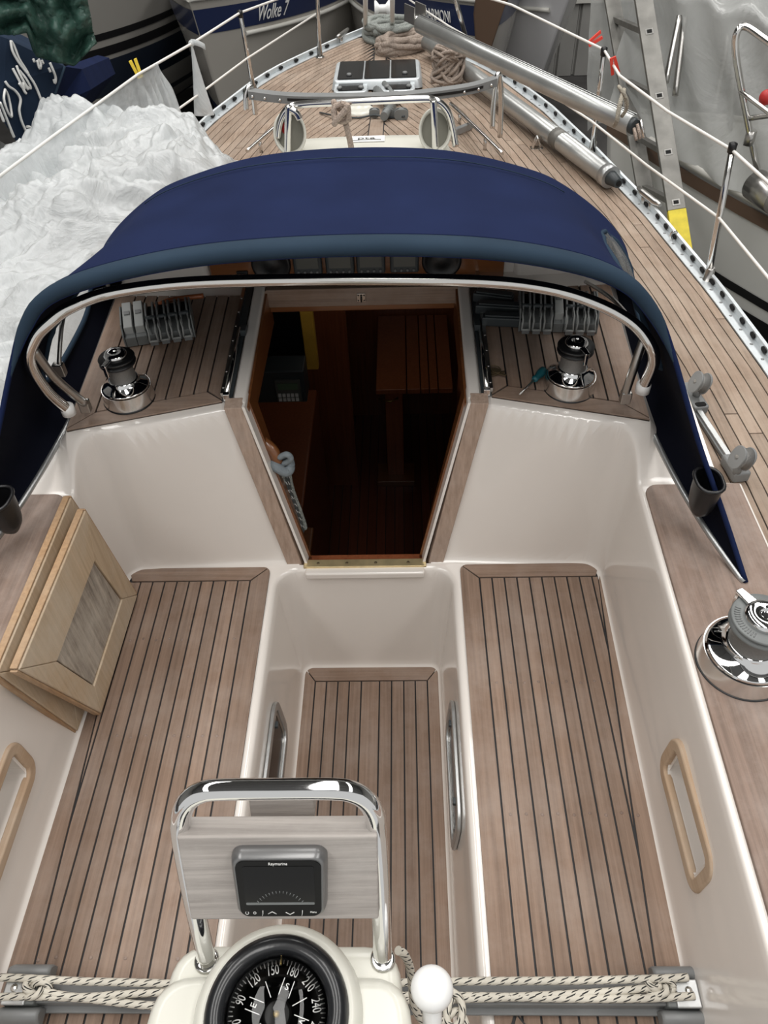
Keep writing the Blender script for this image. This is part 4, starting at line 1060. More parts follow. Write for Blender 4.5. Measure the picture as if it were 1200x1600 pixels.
# control lines
def rope(name, lab, pts, r, mat, group=None, n=8, cat='rope', seg=10):
    o = MB().tube(spline(pts, n), r, seg, uv=True).build(name, mat); return tag(o, lab, cat, group)
RR = .0066
zr = .515
rope('control_line', 'upper control line of white rope with black flecks at the right of the pedestal', [at(x, y, z=zr+.006) for x, y in ((1075, 1527), (1030, 1529), (900, 1532), (760, 1533), (640, 1535), (560, 1540))], RR, 'rope_fleck')
rope('control_line', 'middle control line with black flecks, knotted at the right end fitting', [at(x, y, z=zr) for x, y in ((1033, 1541), (960, 1549), (860, 1555), (740, 1560), (640, 1562), (560, 1562))], RR, 'rope_fleck')
rope('control_line', 'lower control line with black flecks nearest the bottom right of the photo', [at(x, y, z=zr) for x, y in ((1085, 1556), (1000, 1560), (880, 1560), (760, 1557), (640, 1556), (560, 1556))], RR, 'rope_fleck')
rope('control_line', 'upper control line of white rope with black flecks at the left of the pedestal', [at(x, y, z=zr+.006) for x, y in ((0, 1527), (50, 1529), (120, 1533), (200, 1535), (300, 1538), (360, 1540))], RR, 'rope_fleck')
rope('control_line', 'middle control line with black flecks left of the pedestal, nearest the left knot', [at(x, y, z=zr) for x, y in ((66, 1548), (120, 1558), (200, 1553), (280, 1549), (360, 1545))], RR, 'rope_fleck')
rope('control_line', 'lower control line with black flecks slanting down left of the pedestal', [at(x, y, z=zr-.002) for x, y in ((-10, 1558), (60, 1557), (130, 1560), (200, 1568), (270, 1574), (340, 1578))], RR, 'rope_fleck')
for (x, y, s_, lb) in ((1030, 1541, 1, 'rope knot at the right end of the traveller track'), (57, 1545, -1, 'rope knot at the left end of the traveller track')):
    c = at(x, y, z=zr); pts = [c+V(.016*math.cos(2*t_)*(1+.4*math.cos(3*t_))*1.1, .011*math.sin(2*t_)*(1+.3*math.cos(3*t_)), .007*math.sin(3*t_)) for t_ in [2*math.pi*i/40 for i in range(41)]]
    rope('rope_knot', lb, pts, RR*.9, 'rope_fleck', n=2)
# slack loops hanging under the knob
pts = [at(x, y, z=z) for x, y, z in ((622, 1485, .80), (632, 1492, .78), (640, 1510, .72), (644, 1540, .66), (648, 1575, .6), (665, 1598, .55), (690, 1596, .53), (712, 1580, .52), (724, 1590, .52), (730, 1610, .52))]
rope('slack_line', 'slack flecked rope hanging down between the pedestal and the white knob', pts, RR, 'rope_fleck')
pts = [at(x, y, z=.53) for x, y in ((700, 1545), (718, 1560), (722, 1585), (712, 1604), (700, 1600), (698, 1580), (706, 1560))]
rope('slack_line', 'small loop of flecked rope just right of the white knob', pts, RR, 'rope_fleck')
# ------------------------------------------------------------------ genoa track on the right side deck
ZD = .626
gt = thing('genoa_track', 'grey sheet lead track bolted to the right side deck with two blocks', 'track', tuple(at(1120, 690, z=ZD)))
a, b = at(1052, 590, z=ZD), at(1142, 728, z=ZD); d = (b-a).normalized(); s_ = d.cross(Z).normalized()
MB().quad_slab([a-s_*.013, b-s_*.013, b+s_*.013, a+s_*.013], Z*.012).build('track', 'plastic_mid', gt, bevel=.002)
MB().quad_slab([a-s_*.008+Z*.012, b-s_*.008+Z*.012, b+s_*.008+Z*.012, a+s_*.008+Z*.012], Z*.008).build('track', 'alu', gt, bevel=.002)
def car(p, L, w, h, name, mat):
    pts = [p-d*L/2-s_*w/2, p+d*L/2-s_*w/2, p+d*L/2+s_*w/2, p-d*L/2+s_*w/2]; return MB().quad_slab(pts, Z*h).build(name, mat, gt, bevel=.007, bseg=3)
def block(p, r, tilt, par):
    ax = (s_*math.cos(tilt)+Z*math.sin(tilt)).normalized(); 
    for k in (-1, 1):
        c = p+ax*(k*.013); M = frame(c, d, d.cross(ax)); 
        mb = MB().prism([c+d*(x)+(ax.cross(d))*y for x, y in rrect(r*1.7, r*2.1, r*.8, 5)], ax*(k*.006)); mb.build('cheek', 'plastic_mid', par, bevel=.002)
        MB().lathe([(0, .004), (.006, .003), (.007, 0)], frame(c+ax*k*.006, d if k < 0 else -d, ax.cross(d)), 10).build('axle', 'steel_old', par)
    M = frame(p, d, ax.cross(d)); MB().lathe([(r*.5, -.012), (r*.95, -.011), (r*.7, 0), (r*.95, .011), (r*.5, .012)], M, 28).build('sheave', 'drum_grey', par)
    MB().tube([p-Z*(r*1.7), p-Z*r*.6], .011, 10).build('post', 'plastic_mid', par)
c1 = at(1080, 628, z=ZD); car(c1, .125, .048, .030, 'slider', 'plastic_mid'); block(at(1094, 598, z=ZD+.075), .031, .35, gt)
c2 = at(1146, 738, z=ZD); car(c2, .085, .046, .034, 'end_stop', 'plastic_mid'); block(at(1160, 716, z=ZD+.08), .031, .35, gt)
car(c1+d*.05+Z*.010, .02, .034, .024, 'slot', 'hole')
# brown hand rail and flecked rope hank inside the companionway
hr = thing('rope_hank', 'black flecked rope hank hanging with a grey tie inside the left of the companionway', 'rope', tuple(at(450, 800, y=1.46)))
for k in range(7):
    x0 = 428+4*k; pts = [at(432+3*k, 722, y=1.475+.004*k), at(x0+4, 760, y=1.465+.004*k), at(x0+12+k, 800, y=1.455+.004*k), at(x0+22+k*.5, 840-3*k, y=1.445+.004*k), at(x0+24, 862-6*k, y=1.445+.004*k)]
    MB().tube(spline(pts, 6), .0055, 8, uv=True).build('strand', 'rope_dark' if k % 3 else 'rope_grey', hr)
g = MB()
c = at(438, 722, y=1.47)
MB().tube(spline([c+V(.024*math.cos(a), .016*math.sin(a), .012*math.sin(2*a)-.012) for a in [2*math.pi*i/14 for i in range(14)]], 4, True), .013, 10, closed=True).build('tie', 'grey_cloth', hr)
MB().tube(spline([c+V(0, 0, -.01), c+V(.03, -.01, .018), c+V(.022, -.01, .035), c+V(.0, -.005, .02)], 5), .008, 8).build('tie_end', 'grey_cloth', hr)
hd = bar('hand_rail', [at(392, 676, y=1.51), at(412, 690, y=1.49), at(428, 705, y=1.475), at(434, 722, y=1.47)], .014, 'varnish_x'); tag(hd, 'varnished wooden grab rail end inside the companionway holding the rope hank', 'hand rail')
# ------------------------------------------------------------------ foredeck gear
def hatch(lab, c, w, d, panes, ang=0.):
    t = thing('deck_hatch', lab, 'hatch', tuple(c)); z = c.z
    M = Matrix.Translation(c) @ Matrix.Rotation(math.atan(-.02), 4, 'X')
    rows = [[M @ V(x*s_, y*s_, h) for x, y in rrect(w, d, .03, 4)] for s_, h in ((1.04, -.01), (1.0, .028), (.97, .036))]
    g = MB().grid(rows, wrap=True); g.f.append(tuple(range(40, 60))); g.uv.append(None); g.flat.add(len(g.f)-1); g.build('hatch_frame', 'rail_alu', t)
    pw = (w-.04)/panes
    for k in range(panes):
        x0 = -w/2+.02+k*pw+.004; mb = MB().prism([M @ V(x0+(pw-.008)/2+x, y, .036) for x, y in rrect(pw-.008, d-.035, .012, 3)], Z*.004); mb.build('pane', 'tinted', t, smooth=False)
    for x in (-w*.32, w*.32):
        MB().lathe([(0, .012), (.012, .010), (.016, 0)], M @ Matrix.Translation((x, -d*.28, .04)), 12).build('handle', 'plastic_mid', t)
    return t
def hat(x0, y0, x1, y1, lab, panes):
    a, b = dh(x0, y1, .03), dh(x1, y1, .03); f = dh((x0+x1)/2, y0, .03); n_ = (a+b)/2; c = (n_+f)/2; c.z = max(deckz(c.x, f.y), deckz(c.x, n_.y))+.004
    return hatch(lab, c, (b-a).length*.95, (f-n_).length*(1.0 if panes > 1 else 1.12), panes)
hat(518, 96, 662, 134, 'large foredeck hatch with three dark panes in a light frame', 3)
hat(521, 127, 576, 149, 'small dark deck hatch, left one of the pair aft of the large hatch', 1)
hat(594, 125, 650, 147, 'small dark deck hatch, right one of the pair aft of the large hatch', 1)
# cowl vents
for px, py, lb in ((453, 208, 'cream cowl vent left of the sea hood with a red spot inside'), (680, 204, 'cream cowl vent right of the sea hood')):
    c = at(px, py, y=2.62); t = thing('cowl_vent', lb, 'vent', (c.x, c.y+.03, .90))
    ax = V(0, -1, .28).normalized(); M = frame(c, V(1, 0, 0), Z-ax*Z.dot(ax)); 
    if (M.to_3x3() @ Z).dot(ax) < 0: M = frame(c, V(-1, 0, 0), Z-ax*Z.dot(ax))
    S = M @ Matrix.Diagonal((1, 1.25, 1, 1))
    MB().lathe([(.0, -.075), (.025, -.07), (.040, -.045), (.047, -.015), (.052, 0), (.054, .004), (.050, .007), (.046, .003), (.043, -.012)], S, 32).build('cowl', 'cream', t)
    MB().lathe([(0, -.035), (.030, -.030), (.043, -.010)], S, 28).build('inside', 'vent_inside', t)
    MB().lathe([(.036, 0), (.034, .03), (.030, c.z-.93)], Matrix.Translation(V(c.x, c.y+.045, .91)), 20).build('neck', 'cream', t)
    if px < 500:
        mb = MB().ball(M @ V(-.018, .012, -.012), .016, 8, (.6, .5, 1.3)); mb.build('red_spot', 'red', t)
# steel hoop aft of the mast with legs, and coachroof hand rails
def deckpt(px, py): return dh(px, py)
hp = thing('guard_hoop', 'polished steel hoop bar spanning between the two cowl vents', 'rail', (0.0, 2.75, .95))
Y = 2.62
bar('crossbar', [at(x, y, y=Y) for x, y in ((434, 215), (438, 190), (450, 170), (475, 163), (560, 159), (650, 155), (680, 157), (698, 172), (706, 195), (712, 228))], .011, 'steel', hp, seg=12)
for pts in (((451, 165), (450, 190), (449, 240)), ((677, 156), (679, 190), (680, 232)), ((448, 168), (462, 176), (468, 186))):
    bar('leg', [at(x, y, y=Y-.03) for x, y in pts], .011, 'steel', hp)
for (a, b, c, lb) in (((448, 184), (418, 208), (386, 236), 'steel hand rail on the left of the coachroof ahead of the dodger'), ((704, 162), (742, 198), (785, 240), 'steel hand rail on the right of the coachroof ahead of the dodger')):
    t = thing('hand_rail', lb, 'hand rail', tuple(dh(*b)))
    pts = [dh(*p, .06) for p in (a, b, c)]; bar('rail', pts, .009, 'steel', t)
    for p in (pts[0].lerp(pts[1], .4), pts[1].lerp(pts[2], .4)): MB().tube([p, V(p.x, p.y, deckz(p.x, p.y))], .008, 8).build('foot', 'steel', t)
# curved mainsheet track on steel legs
mt = thing('sheet_track', 'curved grey track bridging the coachroof on steel legs', 'track', (0, 3.2, .9))
Y = 3.15
cv = spline([at(x, y, y=Y) for x, y in ((389, 146), (450, 153), (530, 154), (620, 152), (690, 145), (740, 137), (776, 126))], 6)
g = MB().grid([[p+V(0, -.022, -.014), p+V(0, -.022, .014), p+V(0, .022, .014), p+V(0, .022, -.014)] for p in cv], wrap=True); g.build('track', 'plastic_mid', mt, smooth=False)
g = MB().grid([[p+V(0, -.024, -.003), p+V(0, -.024, .006), p+V(0, -.020, .006), p+V(0, -.020, -.003)] for p in cv[6:-4]], wrap=True); g.build('groove', 'black', mt, smooth=False)
for k in (1, 3, 5, 28, 31, 34):
    p = cv[min(k, len(cv)-1)]; MB().lathe([(0, .003), (.005, .002), (.006, 0)], frame(p+V(0, -.024, -.002), V(1, 0, 0), Z), 8).build('bolt', 'steel', mt)
for sgn, pts in ((-1, [(385, 172), (384, 150), (388, 137), (393, 137), (396, 150), (399, 178)]), (1, [(769, 200), (771, 165), (776, 122), (781, 120), (783, 160), (781, 214)])):
    bar('leg', [at(x, y, y=Y-.01+.01*i) for i, (x, y) in enumerate(pts)], .010, 'steel', mt)
# blocks and rope at the mast step
MB_ = dh(620, 172); ms = thing('mast_step', 'grey blocks and fittings gathered at the empty mast step', 'mast step', tuple(MB_))
mb = MB().lathe([(.075, 0), (.075, .018), (.06, .03), (.055, .02), (0, .02)], Matrix.Translation(dh(563, 178)), 24); mb.build('collar', 'cream', ms)
for px, py, r in ((627, 178, .032), (607, 176, .028), (600, 152, .03), (585, 176, .024), (618, 150, .026)):
    p = dh(px, py, .03)
    for k in (-1, 1): mb = MB().prism([p+V(x, k*.010, y) for x, y in rrect(r*2.2, r*1.6, r*.7, 4)], V(.0, k*.006, 0)); mb.build('cheek', 'plastic_grey', ms, bevel=.002)
    MB().lathe([(r*.8, -.009), (r*.6, 0), (r*.8, .009)], frame(p, V(1, 0, 0), Z), 16).build('sheave', 'plastic_mid', ms)
for (x0, y0, x1, y1, r) in ((588, 140, 612, 168, .020), (600, 130, 622, 158, .014), (612, 165, 600, 182, .016)):
    MB().tube([dh(x0, y0, .05), dh(x1, y1, .03)], [r, r*1.3], 8).build('fitting', 'plastic_grey', ms)
rope_pts = lambda pts, up=.01: [dh(x, y, up+.012*(i % 2)) for i, (x, y) in enumerate(pts)]
tag(MB().tube(spline(rope_pts([(500, 176), (530, 182), (560, 184), (585, 180), (612, 184), (632, 182)]), 6), .005, 6).build('line', 'plastic_dark'), 'dark thin line lying across the coachroof behind the hoop bar', 'rope')
random.seed(11)
def tangle(name, lab, c, rx, ry, rz, r, mat, n=26, seed=1, ang=0):
    random.seed(seed); t = thing(name, lab, 'rope', tuple(c-V(0, 0, rz)))
    for s_ in range(5):
        pts = []; ph = random.random()*6; tl = random.uniform(-.6, .6)
        for i in range(n):
            a = 2*math.pi*i/6.5+ph; k = random.uniform(.55, 1.05)
            x = rx*math.cos(a)*k; y = ry*math.sin(a)*k; z = rz*math.sin(a*.7+ph+tl)*random.uniform(.6, 1)
            x, y = x*math.cos(ang)-y*math.sin(ang), x*math.sin(ang)+y*math.cos(ang); pts.append(c+V(x, y, z))
        MB().tube(spline(pts, 4), r, 6, uv=True).build('rope_strand', mat, t)
    return t
# pale rope knotted around the crossbar
c = at(533, 166, y=2.60); pts = [c+V(.026*math.sin(t_)+.006*math.sin(3*t_), -.016+.022*math.sin(t_*.5), .026*math.cos(t_*.5*3)-.014) for t_ in [4*math.pi*i/24 for i in range(25)]]
kn = thing('tied_rope', 'pale pink rope tied around the hoop bar', 'rope', tuple(c-V(0, 0, .05)))
MB().tube(spline(pts, 4), .0095, 8).build('rope_strand', 'rope_pink', kn)
MB().tube(spline([c+V(.012, -.01, -.05), c+V(.02, -.01, -.09), c+V(.025, 0, -.14), c+V(.02, .02, -.17)], 5), .0095, 8).build('rope_strand', 'rope_pink', kn)
# mooring ropes at the bow
tangle('rope_pile', 'grey green mooring rope heaped at the bow', dh(612, 46, .05), .17, .15, .05, .017, 'rope_grey', seed=3)
tangle('rope_pile', 'tan mooring rope coiled beside the mast end on the foredeck', dh(630, 66, .04), .17, .11, .04, .017, 'rope_tan', seed=4, ang=.5)
tangle('rope_hank', 'tan rope hank on the right of the foredeck under the mast', at(700, 100, z=.80), .085, .085, .09, .009, 'rope_tan', seed=8)
# windlass and cleat
wl = thing('anchor_windlass', 'small white windlass drum at the very bow', 'windlass', tuple(dh(598, 30)))
p = dh(598, 30); M = frame(p+Z*.06, V(0, 1, 0), Z)
MB().lathe([(.045, -.05), (.045, -.04), (.022, -.02), (.022, .02), (.045, .04), (.045, .05)], M, 20).build('drum', 'white_plastic', wl)
MB().box(tuple(p+V(-.06, -.04, 0)), tuple(p+V(.06, .04, .03))).build('base', 'steel_old', wl, bevel=.01)
def cleat(lab, px, py):
    p = dh(px, py); t = thing('deck_cleat', lab, 'cleat', tuple(p)); d = V(-.35 if px < 600 else .3, -1, 0).normalized()
    MB().tube([p+d*-.09+Z*.05, p+d*-.05+Z*.045, p+d*.05+Z*.045, p+d*.09+Z*.05], [.008, .014, .014, .008], 8).build('horn', 'steel_old', t)
    for k in (-.03, .03): MB().tube([p+d*k, p+d*k+Z*.045], .012, 8).build('post', 'steel_old', t)
cleat('steel mooring cleat on the left bow rail', 536, 66); cleat('steel mooring cleat beside the foot of the ladder', 1010, 325)
# folding pad eye and shackle on the side deck
p = dh(838, 232); pe = thing('pad_eye', 'polished steel pad eye standing on the right side deck near the mast', 'pad eye', tuple(p))
for k in (-.014, 0, .014): bar('loop', [p+V(-.02, k, 0), p+V(-.005, k, .045), p+V(.005, k, .045), p+V(.02, k, 0)], .004, 'steel', pe)
MB().box(tuple(p+V(-.03, -.02, 0)), tuple(p+V(.03, .02, .005))).build('plate', 'steel', pe, bevel=.001)
p = dh(1050, 378); pe = thing('shackle', 'small steel shackle on the right toe rail below the ladder', 'shackle', tuple(p))
bar('bow', [p, p+V(-.012, 0, .03), p+V(.0, 0, .045), p+V(.012, 0, .03), p+V(.004, 0, 0)], .004, 'steel', pe)
MB().box(tuple(p+V(-.02, -.012, -.002)), tuple(p+V(.02, .012, .006))).build('plate', 'steel', pe)
p = dh(775, 212); gf = thing('genoa_fitting', 'short grey track fitting on the coachroof right of the cowl vent', 'track', tuple(dh(725, 205)))
a, b = dh(712, 211), dh(738, 200); MB().quad_slab([a+V(0, -.02, 0), b+V(0, -.02, 0), b+V(0, .02, 0), a+V(0, .02, 0)], Z*.03).build('bar', 'plastic_mid', gf, bevel=.004)
# ------------------------------------------------------------------ stanchions and lifelines
def stanchion(lab, base, top, extra=None, black=False):
    t = thing('stanchion', lab, 'stanchion', tuple(base)); MB().tube([base, base.lerp(top, .5), top], [.0125, .0115, .0105], 12).build('post', 'steel', t)
    MB().lathe([(.028, 0), (.028, .006), (.017, .010), (.016, .05), (.013, .055)], frame(base, V(1, 0, 0), V(0, 1, 0)), 14).build('foot', 'steel_old', t)
    M = frame(top, V(1, 0, 0), V(0, 1, 0)); MB().lathe([(.013, -.02), (.014, .008), (.0, .014)], M, 12).build('cap', 'black' if black else 'steel', t)
RT = [at(944, 78, z=1.10), at(1145, 228, z=1.09)]; RB = [dh(925, 240), dh(1105, 440)]
LT = [at(375, 20, z=1.10), at(495, -24, z=1.12)]; LB = [dh(398, 148), dh(500, 90)]
stanchion('steel stanchion on the right rail behind the ladder and mast', RB[0], RT[0], black=True)
stanchion('leaning steel stanchion on the right toe rail, nearest on that side', RB[1], RT[1], black=True)
stanchion('steel stanchion on the left rail beside the piled plastic film', LB[0], LT[0], black=True)
stanchion('steel stanchion on the left rail, further towards the bow', LB[1], LT[1])
pp = thing('pulpit', 'white steel pulpit posts and top rail around the bow', 'pulpit', (0, 5.45, .7))
b1, b2 = dh(571, 52), dh(613, 52)
MB().tube([b1, at(571, -30, z=1.15)], .014, 10).build('post', 'line_white', pp); MB().tube([b2, at(613, -30, z=1.15)], .014, 10).build('post', 'line_white', pp)
b3 = dh(700, 70); MB().tube([V(b3.x+.12, b3.y, b3.z), at(706, -20, z=1.15)], .012, 10).build('post', 'steel', pp)
t1_, t2_ = at(571, -30, z=1.15), at(613, -30, z=1.15)
MB().tube(spline([LT[1], t1_, (t1_+t2_)/2+V(0, .15, 0), t2_, at(706, -20, z=1.15)], 6), .012, 10).build('top_rail', 'steel', pp)
def line(lab, pts, r=.0055, name='lifeline', mat='line_white'):
    return tag(MB().tube(pts, r, 8).build(name, mat), lab, 'lifeline')
line('upper white lifeline on the left side, plastic film hanging from it', [at(495, -24, z=1.11), LT[0], at(300, 68, z=1.09), at(216, 116, z=1.08), at(80, 215, z=1.07), at(-60, 320, z=1.05)])
line('lower white lifeline on the left side', [at(500, 18, z=.92), at(385, 92, z=.90), at(310, 148, z=.88), at(230, 205, z=.86)], .005)
line('upper white lifeline on the right side with two red clips', [at(706, -20, z=1.15), at(800, 8, z=1.10), RT[0], at(968, 118, z=1.07), at(1043, 174, z=1.06), RT[1]-Z*.012, at(1200, 285, z=1.06), at(1290, 385, z=1.05), V(1.40, 1.0, 1.05), V(1.39, -.9, 1.05)])
line('lower white lifeline on the right side passing behind the mast', [at(640, 0, z=.95), at(700, 40, z=.92), at(770, 80, z=.90), at(850, 140, z=.90), at(925, 190, z=.88), at(1010, 258, z=.87), at(1123, 340, z=.86), at(1230, 470, z=.85), V(1.37, .9, .85), V(1.36, -.9, .85)], .005)
# clothes pegs
def peg(lab, p, d, mat):
    t = thing('clothes_peg', lab, 'peg', tuple(p)); d = d.normalized(); s_ = d.cross(V(0, 1, 0)).normalized()
    for k in (-1, 1): MB().quad_slab([p-d*.035+s_*(k*.006-.006), p+d*.035+s_*(k*.012-.006), p+d*.035+s_*(k*.012+.006), p-d*.035+s_*(k*.006+.006)], V(0, .010, 0)).build('jaw', mat, t, bevel=.001)
peg('yellow clothes peg on the left lifeline holding the film', at(213, 108, z=1.09), V(-.3, .2, 1), 'yellow_clip')
peg('red clothes peg on the right lifeline, the one further from the ladder', at(930, 62, z=1.10), V(.8, .4, .4), 'red_clip')
peg('red clothes peg on the right lifeline, the one next to the ladder', at(960, 103, z=1.08), V(.4, .2, -1), 'red_clip')
# ------------------------------------------------------------------ plastic film
def ridged(p, o=5):
    s_ = 0; a = .5; f_ = 1
    for i in range(o): s_ += a*(1-abs(noise.noise(p*f_)*1.9)); a *= .52; f_ *= 2.05
    return s_
def billow(p, o=4):
    s_ = 0; a = .6; f_ = 1
    for i in range(o): s_ += a*abs(noise.noise(p*f_))*1.7; a *= .45; f_ *= 2.1
    return s_
rows = []; NX, NY = 150, 260
for j in range(NY+1):
    v = j/NY; y = lerp(.95, 3.55, v); r = []
    xin = interp(y, [.95, 1.3, 2.0, 2.3, 2.7, 3.1, 3.55], [-.93, -.86, -.80, -.62, -.50, -.50, -.72])
    xout = interp(y, [.95, 2.0, 3.0, 3.55], [-1.75, -1.72, -1.50, -1.20])
    for i in range(NX+1):
        u = i/NX; x = lerp(xin, xout, u)
        e = min(1, u/.16)**.5*min(1, (1-u)/.12)**.5*min(1, (v+.03)/.10)**.6*min(1, (1-v)/.10)**.6
        n1 = noise.noise(V(x*2.2, y*2.2, 1.3)); n2 = billow(V(x*2.6+2, y*2.6, .5)+V(n1, n1, 0)*.9, 4)
        n3 = ridged(V(x*9+5+n2, y*9-n1*2, 2.5), 3)
        hh_ = .27+.10*n1+.19*n2+.026*n3
        hh_ *= interp(y, [.95, 1.5, 2.2, 2.7, 3.1, 3.5], [.5, .85, 1.05, 1.32, 1.38, 1.28])
        z = max(deckz(clamp(x, -1.2, 1.2), y), .6)+.004+e*hh_*.86
        if x < -1.3: z -= (-1.3-x)*.5
        q = noise.noise_vector(V(x*5, y*5, 7))*.035*e
        r.append(V(x+q.x, y+q.y, z))
    rows.append(r)
tag(MB().grid(rows).build('plastic_film_pile', 'film_pile'), 'heap of crumpled translucent white plastic film on the left side deck', 'plastic film')
rows = []
top = [at(246, 98, z=1.088), at(216, 116, z=1.08), at(150, 163, z=1.075), at(80, 215, z=1.07), at(40, 245, z=1.065), at(-30, 295, z=1.06), at(-90, 345, z=1.055)]
top = spline(top, 30)
for j in range(24):
    t = j/23; r = []
    for i, p in enumerate(top):
        f_ = noise.noise(V(i*.11, 0, 3))*.03+.016*math.sin(i*.9+1.5*noise.noise(V(i*.07, 2, 0)))+.012*noise.noise(V(i*.5, t, 2))
        drop = .40+.05*noise.noise(V(i*.05, 4, 0))
        if i < 20: drop *= .65+.35*i/20
        r.append(p+V(.045*t+f_*ss(t*2.5), .02*f_, -drop*t))
    rows.append(r)
tag(MB().grid(rows).build('hanging_film', 'film_hang'), 'pleated translucent plastic film hanging from the left lifeline', 'plastic film')
# knotted film strip
k0 = at(299, 68, z=1.09)
rows = [[k0+V((.004+.045*t**1.2)*math.cos(a)*(.6 if t < .1 else 1), .012*math.sin(a)-.01*t, -.30*t) for a in [2*math.pi*i/12 for i in range(12)]] for t in [j/10 for j in range(11)]]
g = MB().grid(rows, wrap=True); tail = MB()
sf = thing('tied_film', 'twisted strip of plastic film knotted to the left lifeline', 'plastic film', tuple(k0-Z*.3)); g.build('strip', 'film_pile', sf)
MB().ball(k0, .014, 8).build('knot', 'film_pile', sf)
MB().grid([[k0+V(.02*j, 0, .006-.004*j*j*.6+.012*i) for i in (-1, 0, 1)] for j in range(4)]).build('tail', 'film_pile', sf, solid=.002)
# ------------------------------------------------------------------ laid-down mast and spar, ladder
def spar(name, lab, p0, p1, rx, rz, mat, groove=False, cat='mast'):
    t = thing(name, lab, cat, tuple(p0.lerp(p1, .5)-Z*rz)); d = (p1-p0).normalized(); s_ = d.cross(Z).normalized(); u = s_.cross(d)
    rows = [[p+s_*rx*math.cos(a)+u*rz*math.sin(a) for a in [2*math.pi*i/28 for i in range(28)]] for p in (p0, p0.lerp(p1, .33), p0.lerp(p1, .66), p1)]
    g = MB().grid(rows, wrap=True)
    for k in (0, 3): g.f.append(tuple(k*28+i for i in range(28))); g.uv.append(None); g.flat.add(len(g.f)-1)
    g.build('tube', mat, t)
    return t, d, s_, u
p0, p1 = at(988, 196, z=1.03), at(655, 38, z=1.10)
mast, d, s_, u = spar('mast_section', 'large silver mast section lying along the right rail towards the bow', p0, p1, .029, .036, 'alu_mast')
g = MB(); off = s_*-.01+u*.036
if off.dot(CAM-p0) < 0: off = s_*.018+u*.083
sd_ = 1 if (s_.dot(V(1, 0, 0)) > 0) else -1
for k_, w_, m_ in ((0, .010, 'black'),):
    o = u*.0352+s_*sd_*.005
    MB().quad_slab([p0+o-s_*.003, p1+o-s_*.003, p1+o+s_*.003, p0+o+s_*.003], u*.003).build('luff_groove', 'black', mast, smooth=False)
for o in (u*.0345+s_*.011, u*.0352-s_*.002): MB().tube([p0+o, p1+o], .004, 6).build('groove_lip', 'alu_mast', mast)
MB().tube([p0-d*.015, p0+d*.02], .027, 18).build('end_plug', 'plastic_dark', mast)
for k in range(3): MB().tube([p0-d*.02+s_*(.012*(k-1))+u*.012*k, p0-d*.05+s_*(.02*(k-1))-u*.03], .006, 6).build('wire', 'rope_pink' if k < 2 else 'steel', mast)
MB().lathe([(.03, 0), (.03, .03), (.0, .03)], Matrix.Translation(p1+d*.02), 10).build('sheave_box', 'steel_old', mast)
for sx in (-1, 1): MB().quad_slab([p1+s_*sx*.03, p1+d*.08+s_*sx*.03, p1+d*.08+s_*sx*.03+u*.07, p1+s_*sx*.03+u*.07], s_*.006).build('tang', 'steel_old', mast)
bar('rope_tail', [at(975, 140, z=1.15), at(968, 165, z=1.12), at(964, 188, z=1.08), at(960, 196, z=1.04)], .008, 'rope_cream', mast)
c = at(970, 170, z=1.12)
MB().tube(spline([c+V(.02*math.cos(a), .02*math.sin(a), .07*math.sin(a*.5)) for a in [i*.9 for i in range(9)]], 3), .006, 6).build('rope_tail', 'rope_cream', mast)
p0, p1 = at(952, 276, z=.69), at(668, 66, z=.77)
boom, d, s_, u = spar('spar', 'thinner silver spar with a black end fitting lying on the right side deck', p0, p1, .042, .042, 'alu_mast', cat='spar')
MB().tube([p0-d*.012, p0+d*.03], .046, 20).build('end_collar', 'alu', boom)
MB().tube([p0-d*.07, p0-d*.02, p0], [.020, .028, .034], 16).build('end_fitting', 'plastic_dark', boom)
MB().tube([p0-d*.072, p0-d*.069], .012, 12).build('end_hole', 'hole', boom)
mm = p0.lerp(p1, .22); MB().tube([mm-d*.03, mm+d*.03], .0435, 20).build('worn_band', 'alu_dull', boom)
# ladder
ld = thing('ladder', 'grey aluminium ladder with a yellow painted foot leaning on the right side', 'ladder', (1.6, 2.9, -1.9))
r0, r1 = at(1062, 362, x=1.36), at(1004, -10, x=1.24)
l0, l1 = at(1012, 322, x=1.36), at(955, -10, x=1.24)
def rail(a, b, nm):
    d = (b-a).normalized(); A_0 = a-d*.10; rd = (r0-l0).normalized()
    w = d.cross(rd).normalized(); n_ = d.cross(w).normalized()
    M = [A_0-w*.040-n_*.012, A_0+w*.040-n_*.012, A_0+w*.040+n_*.012, A_0-w*.040+n_*.012]
    o = MB().quad_slab(M, (b-A_0)+d*1.2).build('rail', 'alu_dull', ld, bevel=.003); 
    lo = MB().quad_slab(M, -d*2.25).build('rail_foot' if nm else 'rail', 'yellow_paint' if nm else 'alu_dull', ld, bevel=.003)
    if nm: lo['label'] = 'yellow painted lower end of the rail'
    return d, w, n_
dr = (r1-r0).normalized()
rr_ = rail(r0+dr*.20, r1, True); rail(l0, l1, False)
for k in range(-1, 6):
    for (pa, pb) in (((970+22*k*.9, 0), (0, 0)),): pass
def on(a, b, py):
    lo, hi = -1.5, 2.5
    for i in range(40):
        mid = (lo+hi)/2; p = a.lerp(b, mid); v = p-CAM; yy = 800-F_PX*v.dot(cu)/v.dot(cf)
        if yy > py: lo = mid
        else: hi = mid
    return a.lerp(b, (lo+hi)/2)
